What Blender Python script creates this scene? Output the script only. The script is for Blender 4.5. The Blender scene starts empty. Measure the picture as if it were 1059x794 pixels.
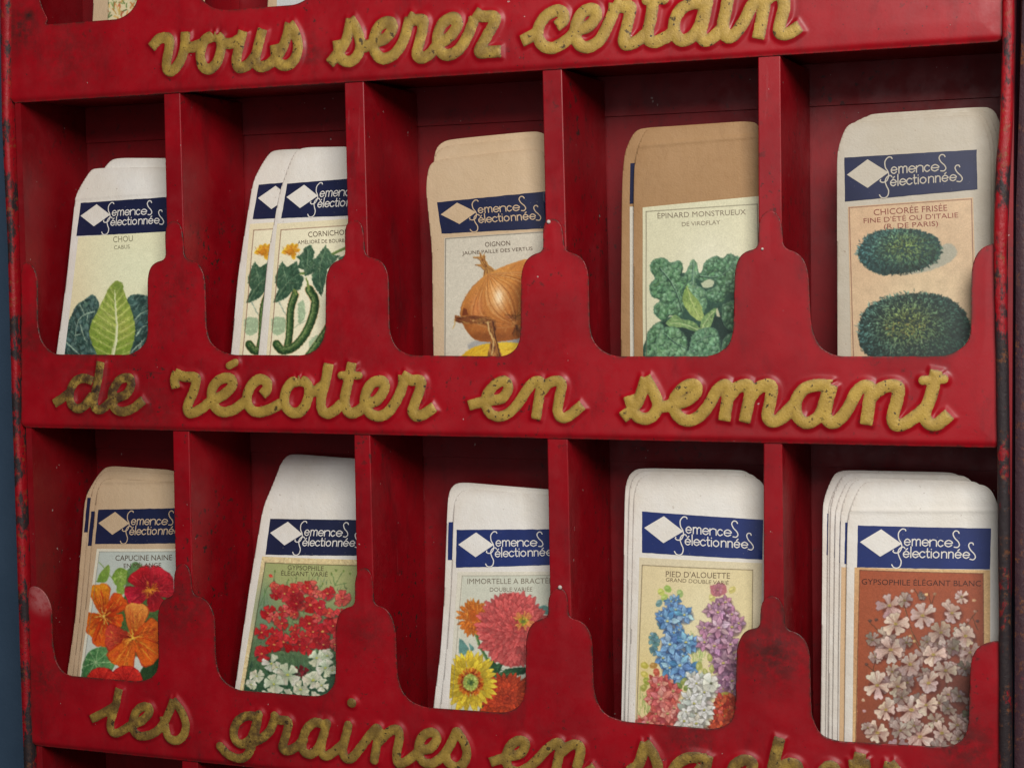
import bpy, math
import numpy as np
from mathutils import Vector

rng = np.random.default_rng(7)
C = bpy.context.scene.collection

# ------------------------------------------------------------------ camera
CAM = np.array([0.52982, -0.69504, 0.07222])
ANG = (1.5074, 0.01412, 0.34598)
F = 1639.588
PW, PH = 1059.0, 794.0
PITCH = 0.1
DEPTH = 0.059


def rotm(a):
    ca, sa = np.cos(a), np.sin(a)
    Rx = np.array([[1, 0, 0], [0, ca[0], -sa[0]], [0, sa[0], ca[0]]])
    Ry = np.array([[ca[1], 0, sa[1]], [0, 1, 0], [-sa[1], 0, ca[1]]])
    Rz = np.array([[ca[2], -sa[2], 0], [sa[2], ca[2], 0], [0, 0, 1]])
    return Rz @ Ry @ Rx


ROT = rotm(np.array(ANG))


class Plane:
    """y = a + b (z - zr) + c (x - xr): a real sheet standing in the rack, seen through the fitted camera"""

    def __init__(self, a=0.0, b=0.0, zr=0.0, c=0.0, xr=0.0):
        self.a, self.b, self.zr, self.c, self.xr = a, b, zr, c, xr
        self.bulge = None

    def y(self, x, z):
        r = self.a + self.b * (z - self.zr) + self.c * (x - self.xr)
        if self.bulge is not None:
            r = r + self.bulge(x, z)
        return r

    def hit(self, px):
        """measured photo points -> (x, z) on this sheet"""
        px = np.atleast_2d(np.asarray(px, float))
        v = np.stack([(px[:, 0] - 529.5) / F, -(px[:, 1] - 397.0) / F, -np.ones(len(px))], 1) @ ROT.T
        k = v[:, 1] - self.b * v[:, 2] - self.c * v[:, 0]
        t = (self.a + self.b * (CAM[2] - self.zr) + self.c * (CAM[0] - self.xr) - CAM[1]) / k
        p = CAM + t[:, None] * v
        return p[:, [0, 2]]

    def back(self, dy):
        q = Plane(self.a + dy, self.b, self.zr, self.c, self.xr)
        q.bulge = self.bulge
        return q


FRONT = Plane(0.0)

# ------------------------------------------------------------------ colour and noise helpers


def lin(c):
    c = np.asarray(c, float)
    if c.max() > 1.0:
        c = c / 255.0
    return np.where(c <= 0.04045, c / 12.92, ((c + 0.055) / 1.055) ** 2.4)


def vnoise(x, y, seed=0):
    xi, yi = np.floor(x).astype(np.int64), np.floor(y).astype(np.int64)
    xf, yf = x - xi, y - yi
    u, v = xf * xf * (3 - 2 * xf), yf * yf * (3 - 2 * yf)

    def h(i, j):
        n = (i * 374761393 + j * 668265263 + seed * 974711) & 0x7FFFFFFF
        n = ((n ^ (n >> 13)) * 1274126177) & 0x7FFFFFFF
        return ((n ^ (n >> 16)) & 0xFFFF) / 65535.0
    a, b, c, d = h(xi, yi), h(xi + 1, yi), h(xi, yi + 1), h(xi + 1, yi + 1)
    return (a * (1 - u) + b * u) * (1 - v) + (c * (1 - u) + d * u) * v


def fbm(x, y, seed=0, n=3):
    s, a, t = 0, 1.0, 0
    for k in range(n):
        s = s + a * vnoise(x * 2 ** k, y * 2 ** k, seed + k)
        t += a
        a *= 0.5
    return s / t


# ------------------------------------------------------------------ distance fields and clipped sheets


def catmull(pts, n=6):
    p = np.asarray(pts, float)
    if len(p) < 3:
        return p
    q = np.vstack([2 * p[0] - p[1], p, 2 * p[-1] - p[-2]])
    out = []
    for i in range(1, len(q) - 2):
        for k in range(n):
            t = k / n
            out.append(0.5 * ((2 * q[i]) + (-q[i - 1] + q[i + 1]) * t + (2 * q[i - 1] - 5 * q[i] + 4 * q[i + 1] - q[i + 2]) * t * t
                              + (-q[i - 1] + 3 * q[i] - 3 * q[i + 1] + q[i + 2]) * t ** 3))
    out.append(q[-2])
    return np.array(out)


def seg_dist(X, Y, a, b):
    d = b - a
    L = d @ d + 1e-18
    t = np.clip(((X - a[0]) * d[0] + (Y - a[1]) * d[1]) / L, 0, 1)
    return np.hypot(X - a[0] - t * d[0], Y - a[1] - t * d[1])


def stroke_dist(X, Y, lines, far, hw=0.0):
    ALL = np.full(X.shape, far)
    xs, ys = X[0, :], Y[:, 0]
    for ln in lines:
        D = np.full(X.shape, far) if hw else ALL
        for a, b in zip(ln[:-1], ln[1:]):
            i0, i1 = np.searchsorted(xs, [min(a[0], b[0]) - far, max(a[0], b[0]) + far])
            j0, j1 = np.searchsorted(ys, [min(a[1], b[1]) - far, max(a[1], b[1]) + far])
            if i1 > i0 and j1 > j0:
                s = np.s_[j0:j1, i0:i1]
                D[s] = np.minimum(D[s], seg_dist(X[s], Y[s], a, b))
        if hw:
            # square-cut stroke ends
            for e, prev in ((ln[0], ln[min(2, len(ln) - 1)]), (ln[-1], ln[max(-3, -len(ln))])):
                dr = (e - prev) / (np.hypot(*(e - prev)) + 1e-12)
                al = (X - e[0]) * dr[0] + (Y - e[1]) * dr[1]
                m = (al > 0) & (np.hypot(X - e[0], Y - e[1]) < D + 0.0004) & (D < far)
                D[m] = np.maximum(D[m], al[m] + hw - 0.0008)
            np.minimum(ALL, D, out=ALL)
    return ALL


def poly_sd(X, Y, P):
    """signed distance to a closed polygon, negative inside"""
    P = np.asarray(P, float)
    D = np.full(X.shape, 1e9)
    ins = np.zeros(X.shape, bool)
    n = len(P)
    for i in range(n):
        a, b = P[i], P[(i + 1) % n]
        D = np.minimum(D, seg_dist(X, Y, a, b))
        if a[1] != b[1]:
            c = ((a[1] > Y) != (b[1] > Y)) & (X < (b[0] - a[0]) * (Y - a[1]) / (b[1] - a[1]) + a[0])
            ins ^= c
    return np.where(ins, -D, D)


def clip_grid(X, Y, S, fields=()):
    """polygons of the grid where S < 0, cut exactly on S = 0; returns points (x, y, *fields) and faces"""
    H, W = X.shape
    base = np.stack([X.ravel(), Y.ravel()] + [f.ravel() for f in fields], 1)
    s = S.ravel()
    inside = s < 0
    idx = np.arange(H * W).reshape(H, W)
    q = np.stack([idx[:-1, :-1], idx[:-1, 1:], idx[1:, 1:], idx[1:, :-1]], -1).reshape(-1, 4)
    cnt = inside[q].sum(1)
    full = q[cnt == 4]
    extra, emap, polys = [], {}, []
    nb = len(base)
    for c in q[(cnt > 0) & (cnt < 4)]:
        poly = []
        for k in range(4):
            a, b = int(c[k]), int(c[(k + 1) % 4])
            if inside[a]:
                poly.append(a)
            if inside[a] != inside[b]:
                key = (a, b) if a < b else (b, a)
                if key not in emap:
                    t = s[key[0]] / (s[key[0]] - s[key[1]])
                    t = min(max(t, 0.02), 0.98)
                    extra.append(base[key[0]] * (1 - t) + base[key[1]] * t)
                    emap[key] = nb + len(extra) - 1
                poly.append(emap[key])
        if len(poly) >= 3:
            polys.append(poly)
    V = np.vstack([base, np.array(extra).reshape(-1, base.shape[1])])
    used = np.zeros(len(V), bool)
    used[full.ravel()] = True
    for p in polys:
        used[p] = True
    remap = np.cumsum(used) - 1
    faces = [full_row for full_row in remap[full].tolist()] + [remap[p].tolist() for p in polys]
    return V[used], faces


# ------------------------------------------------------------------ objects


def tag(o, label=None, cat=None, group=None, kind=None):
    if label:
        o['label'] = label
    if cat:
        o['category'] = cat
    if group:
        o['group'] = group
    if kind:
        o['kind'] = kind
    return o


def empty(name, loc, label, cat, group=None):
    o = bpy.data.objects.new(name, None)
    o.empty_display_size = 0.01
    o.location = loc
    C.objects.link(o)
    return tag(o, label, cat, group)


def mesh_obj(name, V, faces, mat, parent=None, smooth=True, attrs=None, colors=None):
    me = bpy.data.meshes.new(name)
    V = np.asarray(V, np.float32)
    lens = np.array([len(f) for f in faces], np.int32)
    flat = np.concatenate([np.asarray(f, np.int32) for f in faces]) if len(faces) else np.zeros(0, np.int32)
    me.vertices.add(len(V))
    me.vertices.foreach_set('co', V.ravel())
    me.loops.add(len(flat))
    me.loops.foreach_set('vertex_index', flat)
    me.polygons.add(len(lens))
    me.polygons.foreach_set('loop_start', np.concatenate([[0], np.cumsum(lens)[:-1]]).astype(np.int32))
    me.polygons.foreach_set('loop_total', lens)
    me.polygons.foreach_set('use_smooth', np.full(len(lens), smooth))
    me.update(calc_edges=True)
    me.validate()
    for k, v in (attrs or {}).items():
        a = me.attributes.new(k, 'FLOAT', 'POINT')
        a.data.foreach_set('value', np.asarray(v, np.float32))
    if colors is not None:
        a = me.attributes.new('print', 'FLOAT_COLOR', 'POINT')
        a.data.foreach_set('color', np.concatenate([colors, np.ones((len(colors), 1))], 1).astype(np.float32).ravel())
    if mat:
        me.materials.append(mat)
    o = bpy.data.objects.new(name, me)
    C.objects.link(o)
    if parent:
        o.parent = parent
        base = parent
        off = Vector((0, 0, 0))
        while base is not None:
            off += Vector(base.location)
            base = base.parent
        o.location = -off
    return o


def solid(o, t):
    m = o.modifiers.new('thickness', 'SOLIDIFY')
    m.thickness = t
    m.offset = -1
    return o


def bevel(o, w=0.0006, seg=2):
    m = o.modifiers.new('edge', 'BEVEL')
    m.width = w
    m.segments = seg
    m.limit_method = 'ANGLE'
    return o


def boxes(lst):
    V, Fc = [], []
    for (x0, x1, y0, y1, z0, z1) in lst:
        n = len(V)
        V += [(x0, y0, z0), (x1, y0, z0), (x1, y1, z0), (x0, y1, z0), (x0, y0, z1), (x1, y0, z1), (x1, y1, z1), (x0, y1, z1)]
        Fc += [[n + i for i in f] for f in ((0, 3, 2, 1), (4, 5, 6, 7), (0, 1, 5, 4), (1, 2, 6, 5), (2, 3, 7, 6), (3, 0, 4, 7))]
    return V, Fc


# ------------------------------------------------------------------ materials


class NT:
    def __init__(self, name):
        self.m = bpy.data.materials.new(name)
        self.m.use_nodes = True
        self.t = self.m.node_tree
        self.b = self.t.nodes['Principled BSDF']
        self.co = self.n('ShaderNodeTexCoord').outputs['Object']

    def n(self, typ, **kw):
        nd = self.t.nodes.new(typ)
        for k, v in kw.items():
            setattr(nd, k, v)
        return nd

    def link(self, a, b):
        self.t.links.new(a, b)

    def noise(self, scale, detail=4, rough=0.6, off=(0, 0, 0), stretch=(1, 1, 1)):
        mp = self.n('ShaderNodeMapping')
        mp.inputs['Location'].default_value = off
        mp.inputs['Scale'].default_value = stretch
        self.link(self.co, mp.inputs['Vector'])
        nz = self.n('ShaderNodeTexNoise')
        nz.inputs['Scale'].default_value = scale
        nz.inputs['Detail'].default_value = detail
        nz.inputs['Roughness'].default_value = rough
        self.link(mp.outputs[0], nz.inputs['Vector'])
        return nz.outputs['Fac']

    def ramp(self, v, lo, hi, a=0.0, b=1.0):
        r = self.n('ShaderNodeMapRange')
        r.interpolation_type = 'SMOOTHSTEP'
        r.inputs[1].default_value, r.inputs[2].default_value = lo, hi
        r.inputs[3].default_value, r.inputs[4].default_value = a, b
        self.link(v, r.inputs[0])
        return r.outputs[0]

    def math(self, op, a, b):
        r = self.n('ShaderNodeMath', operation=op)
        for i, v in enumerate((a, b)):
            if isinstance(v, (int, float)):
                r.inputs[i].default_value = v
            else:
                self.link(v, r.inputs[i])
        return r.outputs[0]

    def mix(self, fac, a, b):
        r = self.n('ShaderNodeMix', data_type='RGBA')
        for sock, v in ((r.inputs[0], fac), (r.inputs[6], a), (r.inputs[7], b)):
            if isinstance(v, (int, float)):
                sock.default_value = v
            elif isinstance(v, tuple):
                sock.default_value = (*v, 1.0)
            else:
                self.link(v, sock)
        return r.outputs[2]

    def attr(self, name, out='Fac'):
        a = self.n('ShaderNodeAttribute')
        a.attribute_name = name
        return a.outputs[out]

    def bump(self, h, strength, dist):
        b = self.n('ShaderNodeBump')
        b.inputs['Strength'].default_value = strength
        b.inputs['Distance'].default_value = dist
        self.link(h, b.inputs['Height'])
        self.link(b.outputs[0], self.b.inputs['Normal'])

    def out(self, color, rough=None, spec=0.5):
        if isinstance(color, tuple):
            self.b.inputs['Base Color'].default_value = (*color, 1)
        else:
            self.link(color, self.b.inputs['Base Color'])
        if rough is not None:
            if isinstance(rough, (int, float)):
                self.b.inputs['Roughness'].default_value = rough
            else:
                self.link(rough, self.b.inputs['Roughness'])
        self.b.inputs['Specular IOR Level'].default_value = spec
        return self.m


RED_A, RED_B = (0.345, 0.0020, 0.0085), (0.265, 0.0018, 0.0070)


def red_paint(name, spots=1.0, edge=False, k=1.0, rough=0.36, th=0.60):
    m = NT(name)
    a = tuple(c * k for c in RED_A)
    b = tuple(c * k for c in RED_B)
    c = m.mix(m.ramp(m.noise(22, 5), 0.35, 0.65), a, b)
    # rubbed, chalky areas
    chalk = m.math('MULTIPLY', m.ramp(m.noise(38, 6, 0.7, (3, 1, 2)), 0.52, 0.78), 0.16)
    c = m.mix(chalk, c, (0.36, 0.05, 0.06))
    # vertical grime
    grime = m.math('MULTIPLY', m.ramp(m.noise(60, 6, 0.7, (5, 2, 1), (1, 1, 0.35)), 0.5, 0.75), 0.4 * spots)
    c = m.mix(grime, c, (0.075, 0.006, 0.008))
    patch = m.ramp(m.noise(16, 3, 0.5, (1, 7, 3)), 0.44, 0.66)
    sp = m.math('MULTIPLY', m.ramp(m.noise(270, 5, 0.65, (2, 2, 9)), th, th + 0.08), patch)
    sp = m.math('MULTIPLY', sp, 0.72 * spots)
    c = m.mix(sp, c, (0.030, 0.014, 0.012))
    sp2 = m.math('MULTIPLY', m.ramp(m.noise(700, 3, 0.5, (8, 2, 4)), 0.70, 0.74), 0.75 * spots)
    c = m.mix(sp2, c, (0.022, 0.012, 0.012))
    chip = m.math('MULTIPLY', m.ramp(m.noise(420, 2, 0.4, (4, 9, 6)), 0.775, 0.79), 0.7)
    c = m.mix(chip, c, (0.45, 0.36, 0.33))
    if edge:
        e = m.math('MULTIPLY', m.attr('edge'), m.ramp(m.noise(240, 5, 0.7, (9, 9, 1)), 0.36, 0.6))
        c = m.mix(e, c, (0.05, 0.017, 0.013))
        g = m.math('MULTIPLY', m.attr('grime'), m.ramp(m.noise(190, 6, 0.7, (1, 5, 2)), 0.3, 0.62))
        c = m.mix(g, c, (0.028, 0.013, 0.011))
        sheen_amt = m.math('MULTIPLY', m.attr('tab_sheen'), m.ramp(m.noise(160, 6, 0.7, (2, 5, 5)), 0.30, 0.55))
        c = m.mix(sheen_amt, c, (0.42, 0.13, 0.13))  # pinkish reflection on the end tab, painted into the enamel colour
    r = m.ramp(m.noise(90, 5, 0.7, (6, 3, 2)), 0.3, 0.75, rough - 0.06, rough + 0.16)
    h = m.math('ADD', m.noise(900, 4, 0.6), m.math('MULTIPLY', m.noise(70, 3), 2.0))
    sc = m.math('MULTIPLY', m.ramp(m.noise(210, 4, 0.6, (3, 3, 3), (1.0, 1.0, 0.10)), 0.69, 0.73), 0.32)
    c = m.mix(sc, c, (0.30, 0.045, 0.05))
    sc = m.math('MULTIPLY', m.ramp(m.noise(260, 4, 0.6, (6, 1, 8), (0.10, 1.0, 1.0)), 0.70, 0.74), 0.40)
    c = m.mix(sc, c, (0.055, 0.010, 0.010))
    m.bump(h, 0.045, 0.0008)
    return m.out(c, r, 0.38)


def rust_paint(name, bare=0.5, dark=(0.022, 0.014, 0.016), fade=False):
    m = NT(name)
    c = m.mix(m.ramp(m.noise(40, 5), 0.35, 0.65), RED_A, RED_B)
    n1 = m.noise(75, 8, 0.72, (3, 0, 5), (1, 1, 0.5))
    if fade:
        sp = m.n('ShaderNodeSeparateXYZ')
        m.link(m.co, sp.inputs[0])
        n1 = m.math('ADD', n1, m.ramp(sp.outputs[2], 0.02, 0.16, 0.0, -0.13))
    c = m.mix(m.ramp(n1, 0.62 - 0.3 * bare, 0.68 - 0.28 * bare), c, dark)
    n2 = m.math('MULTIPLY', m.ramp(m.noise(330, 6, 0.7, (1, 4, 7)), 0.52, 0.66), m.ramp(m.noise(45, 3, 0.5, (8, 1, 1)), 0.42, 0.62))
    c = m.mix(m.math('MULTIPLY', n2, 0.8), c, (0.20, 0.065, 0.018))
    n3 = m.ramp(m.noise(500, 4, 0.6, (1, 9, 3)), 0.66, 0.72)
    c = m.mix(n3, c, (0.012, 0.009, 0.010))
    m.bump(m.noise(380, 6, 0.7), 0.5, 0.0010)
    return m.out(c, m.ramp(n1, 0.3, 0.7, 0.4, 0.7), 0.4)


def gold_paint(name):
    m = NT(name)
    c = m.mix(m.ramp(m.noise(110, 5, 0.65), 0.3, 0.7), (0.57, 0.375, 0.070), (0.42, 0.262, 0.046))
    grain = m.ramp(m.noise(1500, 3, 0.7, (2, 1, 1)), 0.3, 0.7)
    c = m.mix(m.math('MULTIPLY', grain, 0.30), c, (0.27, 0.155, 0.026))
    t = m.attr('tarnish')
    tn = m.math('MULTIPLY', t, m.ramp(m.noise(170, 6, 0.7, (4, 4, 2)), 0.30, 0.62))
    c = m.mix(tn, c, (0.075, 0.034, 0.014))
    rim = m.math('MULTIPLY', m.attr('edge'), m.ramp(m.noise(260, 5, 0.7, (9, 2, 2)), 0.36, 0.6))
    c = m.mix(m.math('MULTIPLY', rim, 0.8), c, (0.07, 0.034, 0.014))
    sp = m.ramp(m.noise(520, 3, 0.55, (7, 3, 3)), 0.655, 0.695)
    c = m.mix(m.math('MULTIPLY', sp, 0.9), c, (0.022, 0.014, 0.010))
    big = m.math('MULTIPLY', m.ramp(m.noise(210, 4, 0.6, (2, 8, 3)), 0.64, 0.69), 0.85)
    c = m.mix(big, c, (0.028, 0.016, 0.010))
    m.bump(m.math('ADD', m.noise(1300, 4, 0.7), m.noise(350, 3)), 0.35, 0.0007)
    m.b.inputs['Metallic'].default_value = 0.12
    return m.out(c, 0.48, 0.5)


_paper = {}


def paper(name, col, spots=0.3, mott=0.0):
    if name in _paper:
        return _paper[name]
    m = NT(name)
    c = m.mix(m.ramp(m.noise(26, 5, 0.6), 0.3, 0.7), col, tuple(x * f for x, f in zip(col, (0.93, 0.90, 0.85))))
    c = m.mix(m.math('MULTIPLY', m.ramp(m.noise(900, 4, 0.7, (1, 2, 1)), 0.45, 0.75), 0.08), c, tuple(x * f for x, f in zip(col, (0.72, 0.66, 0.58))))
    # handling stains and faint creases
    st = m.math('MULTIPLY', m.ramp(m.noise(55, 6, 0.65, (3, 8, 1)), 0.50, 0.74), 0.10 + mott)
    c = m.mix(st, c, tuple(x * f for x, f in zip(col, (0.76, 0.68, 0.58))))
    fi = m.math('MULTIPLY', m.ramp(m.noise(330, 5, 0.7, (7, 1, 3), (1, 1, 0.4)), 0.48, 0.70), 0.05 + mott)
    c = m.mix(fi, c, tuple(x * f for x, f in zip(col, (0.70, 0.66, 0.62))))
    sp = m.math('MULTIPLY', m.ramp(m.noise(480, 2, 0.4, (5, 2, 6)), 0.74, 0.77), spots)
    c = m.mix(sp, c, (0.25, 0.17, 0.10))
    e = m.math('MULTIPLY', m.attr('edge'), m.ramp(m.noise(150, 5, 0.7, (2, 6, 1)), 0.28, 0.6))
    c = m.mix(m.math('MULTIPLY', e, 0.26), c, tuple(x * f for x, f in zip(col, (0.62, 0.50, 0.40))))
    m.bump(m.math('ADD', m.noise(1200, 4, 0.7), m.math('MULTIPLY', m.noise(75, 4, 0.6), 5.0)), 0.26, 0.0006)
    _paper[name] = m.out(c, 0.62, 0.3)
    return _paper[name]


def printed(name):
    m = NT(name)
    c = m.attr('print', 'Color')
    g = m.ramp(m.noise(1600, 3, 0.7), 0.25, 0.75, 0.88, 1.06)
    mx = m.n('ShaderNodeMix', data_type='RGBA', blend_type='MULTIPLY')
    mx.inputs[0].default_value = 1.0
    m.link(c, mx.inputs[6])
    m.link(g, mx.inputs[7])
    m.bump(m.math('ADD', m.noise(1200, 4, 0.7), m.math('MULTIPLY', m.noise(60, 3), 3.0)), 0.15, 0.0005)
    return m.out(mx.outputs[2], 0.5, 0.35)


def ink(name, col, fleck=0.5, paperc=(0.6, 0.57, 0.5)):
    m = NT(name)
    c = m.mix(m.ramp(m.noise(70, 5, 0.6), 0.3, 0.7), col, tuple(x * 1.25 for x in col))
    sp = m.math('MULTIPLY', m.ramp(m.noise(1050, 3, 0.6, (5, 2, 6)), 0.69, 0.75), fleck)
    c = m.mix(sp, c, paperc)
    return m.out(c, 0.5, 0.35)


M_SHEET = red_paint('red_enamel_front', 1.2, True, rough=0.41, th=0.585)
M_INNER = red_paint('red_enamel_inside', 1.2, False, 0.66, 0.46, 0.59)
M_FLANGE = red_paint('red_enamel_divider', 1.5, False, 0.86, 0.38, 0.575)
M_RIM = rust_paint('rusty_rim_right', 0.72, fade=True)
M_RIML = rust_paint('rusty_rim_left', 0.42)
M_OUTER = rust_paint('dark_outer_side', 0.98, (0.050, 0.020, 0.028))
M_GOLD = gold_paint('gold_lettering')
M_PRINT = printed('printed_picture')
M_NAVY = ink('navy_ink', (0.0085, 0.0125, 0.046), 0.25)
M_BLUE = ink('blue_ink', (0.011, 0.024, 0.122), 0.35)
M_CAP = ink('caption_ink', (0.16, 0.10, 0.075), 0.3)
M_CAPR = ink('caption_red_ink', (0.20, 0.050, 0.035), 0.3)
M_CAPD = ink('caption_dark_ink', (0.085, 0.05, 0.03), 0.3)

# ------------------------------------------------------------------ the rack: sheet metal fronts with raised gold writing
Z_EDGE = [0.16938, 0.0, -0.17034]          # bottom edges of the three fronts
P_TOP = [None] * 3

ROW_MID = [(22, 441.5), (22, 280), (24, 271), (31, 272), (36.5, 280), (38.3, 292), (38.5, 335), (42, 352), (49, 362), (57, 366.5),
           (134, 367), (145, 361), (151, 353), (153, 343), (152.6, 288), (155, 277), (161, 271), (171.5, 268.5), (170.6, 240), (173.5, 231), (179, 228), (185.5, 231), (188.5, 240),
           (190.5, 267.5), (203, 271), (209, 279), (211.5, 290), (213, 341), (217, 354), (227, 363), (240, 367),
           (314.5, 367.5), (327, 362), (333.5, 353), (336.5, 342), (337, 288), (340, 277), (346, 270.5), (357, 266.8), (356.5, 238), (359.5, 230), (366, 227), (372.5, 229.5), (375.5, 238),
           (377.5, 265), (391, 268), (398.5, 275), (401.7, 287), (402.7, 342), (406, 353), (412, 362), (424, 367.5),
           (522, 368.5), (533, 362), (537.5, 352), (538.5, 341), (539, 283), (543, 270), (551, 263), (562, 260), (561.5, 236), (564, 229), (571, 225.5), (578, 229), (581.5, 237),
           (584, 260), (597, 263), (605, 271), (608.5, 284), (609.6, 338), (613, 352), (621, 362), (635, 368.5),
           (734, 368.5), (747, 363), (755, 355), (758.5, 342), (760, 280), (764, 266), (772, 259.5), (784, 257), (784.5, 232), (788, 222), (796, 217), (804, 221), (808.5, 232),
           (810, 256.5), (824, 261), (832, 269), (836, 283), (838.5, 334), (843, 351), (851, 362), (866, 368.5),
           (976, 368.5), (991, 363), (1001, 354), (1004.5, 341), (1004.8, 278), (1009, 264), (1016, 256), (1027, 251.5), (1034, 252), (1034.5, 461)]
ROW_LOW = [(33, 771), (30, 640), (29, 612), (32, 605.5), (40, 607), (48, 615), (53, 628), (54, 664), (57, 682), (62, 692), (70, 698.5),
           (141, 704.5), (155, 702), (162, 695), (164, 686), (163, 636), (165.5, 625), (171, 618.5), (180, 615.5), (180, 594), (183, 585), (189, 582), (194, 585), (197, 594),
           (199, 614.8), (211, 618.5), (218, 627), (221.6, 638), (222.6, 681), (226, 697), (233, 706), (245, 713.5),
           (328, 720), (340, 716), (346, 706), (347.3, 694), (347, 648), (350, 635), (356, 628.5), (367, 626), (367, 600), (370, 590), (376, 586.5), (382, 589.5), (385.5, 600),
           (386.5, 625), (398, 628), (405.5, 638), (409, 653), (410.6, 697), (415, 714), (424, 725), (440, 731.5),
           (522, 737), (534, 732.5), (541, 724), (543.5, 712), (544, 660), (548, 647), (556, 640.5), (567, 638.5), (567, 619), (571, 610), (577, 607), (584, 610), (587, 619),
           (587.6, 638.5), (601, 642), (608.5, 650), (612, 661), (613.7, 712), (618, 728), (626, 739), (645, 746),
           (738, 754), (751, 750), (758, 743), (760.6, 730), (762, 669), (767, 656), (774, 650.5), (786, 649), (786.5, 628), (790, 619), (798, 615.5), (806, 619), (810.5, 629),
           (812, 650.5), (826, 654.5), (834, 664), (837.3, 677), (838.8, 738), (844, 753), (852, 762), (868, 766.5),
           (980, 772.5), (994, 767), (1000, 757), (1002, 743), (1003.6, 687), (1007.5, 673), (1017, 665.5), (1029, 662.5), (1037, 663), (1038, 812)]


def win(x0, y0, s):
    return lambda pts: [(x0 + x / s, y0 + y / s) for x, y in pts]


W1 = win(640, 370, 5.883)
W2 = win(810, 370, 5.883)
W3 = win(480, 370, 7.564)
W4 = win(50, 365, 7.564)
W5 = win(170, 365, 7.06)
W6 = win(310, 365, 7.06)
W7 = win(150, 10, 5.883)
W8 = win(335, 0, 5.295)
W9 = win(530, 0, 6.619)
W10 = win(680, 0, 6.619)
W11 = win(85, 694, 5.295)
W12 = win(220, 704, 5.883)
W13 = win(380, 724, 4.415)
W14 = win(640, 730, 3.782)

# word -> (stroke width in mm, tarnish, strokes)
MID_WORDS = [
    ('de', 5.2, 0.75, [W4(s) for s in (
        [(62, 390), (120, 352), (172, 312)],
        [(345, 215), (285, 195), (220, 222), (180, 300), (185, 390), (235, 433), (295, 408), (350, 335)],
        [(415, 78), (398, 200), (366, 350), (370, 420), (405, 442), (445, 425), (500, 375), (560, 345), (615, 322), (652, 262), (652, 207), (615, 192), (560, 215), (512, 290), (503, 370), (530, 435), (590, 457), (670, 430), (742, 372)])]),
    ('récolter', 5.75, 0.3, [W5(s) for s in (
        [(88, 245), (80, 200), (95, 150)],
        [(92, 150), (150, 172), (225, 175), (240, 200), (215, 290), (172, 390), (185, 435), (235, 428), (290, 395), (340, 355), (430, 310), (500, 245), (503, 195), (460, 180), (400, 202), (356, 262), (352, 340), (385, 405), (445, 430), (520, 408), (570, 372), (600, 350)],
        [(728, 297), (757, 262), (757, 212), (712, 190), (655, 220), (612, 310), (625, 390), (685, 430), (770, 412), (850, 372)],
        [(990, 200), (930, 222), (888, 300), (895, 390), (950, 435), (1010, 418), (1055, 340), (1065, 262), (1040, 212), (990, 200)])]
        + [W6(s) for s in (
            [(70, 290), (130, 272), (180, 235)],
            [(218, 88), (198, 200), (165, 335), (172, 415), (212, 440), (265, 415), (310, 372)],
            [(388, 80), (365, 200), (337, 330), (350, 410), (388, 438), (440, 418), (500, 372), (570, 342), (622, 272), (624, 214), (585, 202), (530, 226), (490, 295), (484, 370), (520, 436), (590, 460), (660, 420), (720, 330), (757, 240), (762, 172)],
            [(762, 165), (820, 197), (888, 200), (885, 260), (845, 370), (830, 428), (860, 460), (920, 440), (980, 398)])]),
    ('accent', 4.2, 0.15, [W5([(482, 92), (525, 68)])]),
    ('crossbar of t', 4.2, 0.15, [W6([(310, 162), (440, 162)])]),
    ('en', 5.35, 0.15, [W3(s) for s in (
        [(50, 368), (110, 352), (190, 335), (295, 318), (345, 250), (340, 192), (300, 180), (235, 218), (180, 290), (172, 370), (210, 435), (280, 457), (360, 425), (440, 335), (520, 215), (578, 182), (606, 207), (592, 300), (566, 465)],
        [(598, 275), (670, 195), (745, 180), (768, 218), (748, 320), (735, 410), (762, 463), (820, 455), (920, 375)])]),
    ('semant', 5.9, 0.07, [W1(s) for s in (
        [(32, 358), (88, 308), (130, 240), (166, 130)],
        [(168, 125), (212, 205), (240, 285), (215, 345), (165, 370), (112, 352), (88, 305), (66, 240)],
        [(248, 300), (310, 288), (400, 266), (462, 222), (476, 177), (445, 160), (395, 182), (345, 242), (340, 312), (372, 362), (425, 380), (490, 356), (550, 285), (600, 200), (648, 164), (668, 190), (660, 270), (645, 372)],
        [(662, 255), (710, 190), (770, 164), (800, 180), (797, 240), (785, 300), (768, 380)],
        [(795, 245), (850, 185), (905, 164), (933, 182), (925, 260), (907, 340), (925, 383), (975, 376), (1040, 330)])]
        + [W2(s) for s in (
            [(-10, 360), (30, 320), (70, 280)],
            [(292, 168), (200, 166), (125, 192), (80, 262), (82, 340), (130, 392), (190, 378), (238, 320), (280, 180)],
            [(296, 172), (264, 290), (262, 355), (290, 392), (340, 375), (400, 300), (450, 205), (500, 170), (535, 190), (527, 260), (507, 395)],
            [(528, 245), (590, 190), (650, 168), (700, 180), (695, 250), (668, 360), (690, 408), (745, 395), (820, 345), (870, 300)],
            [(932, 84), (900, 230), (862, 330), (885, 395), (940, 400), (1005, 348)])]),
    ('crossbar of final t', 4.2, 0.05, [W2([(852, 136), (978, 128)])]),
]
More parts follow.
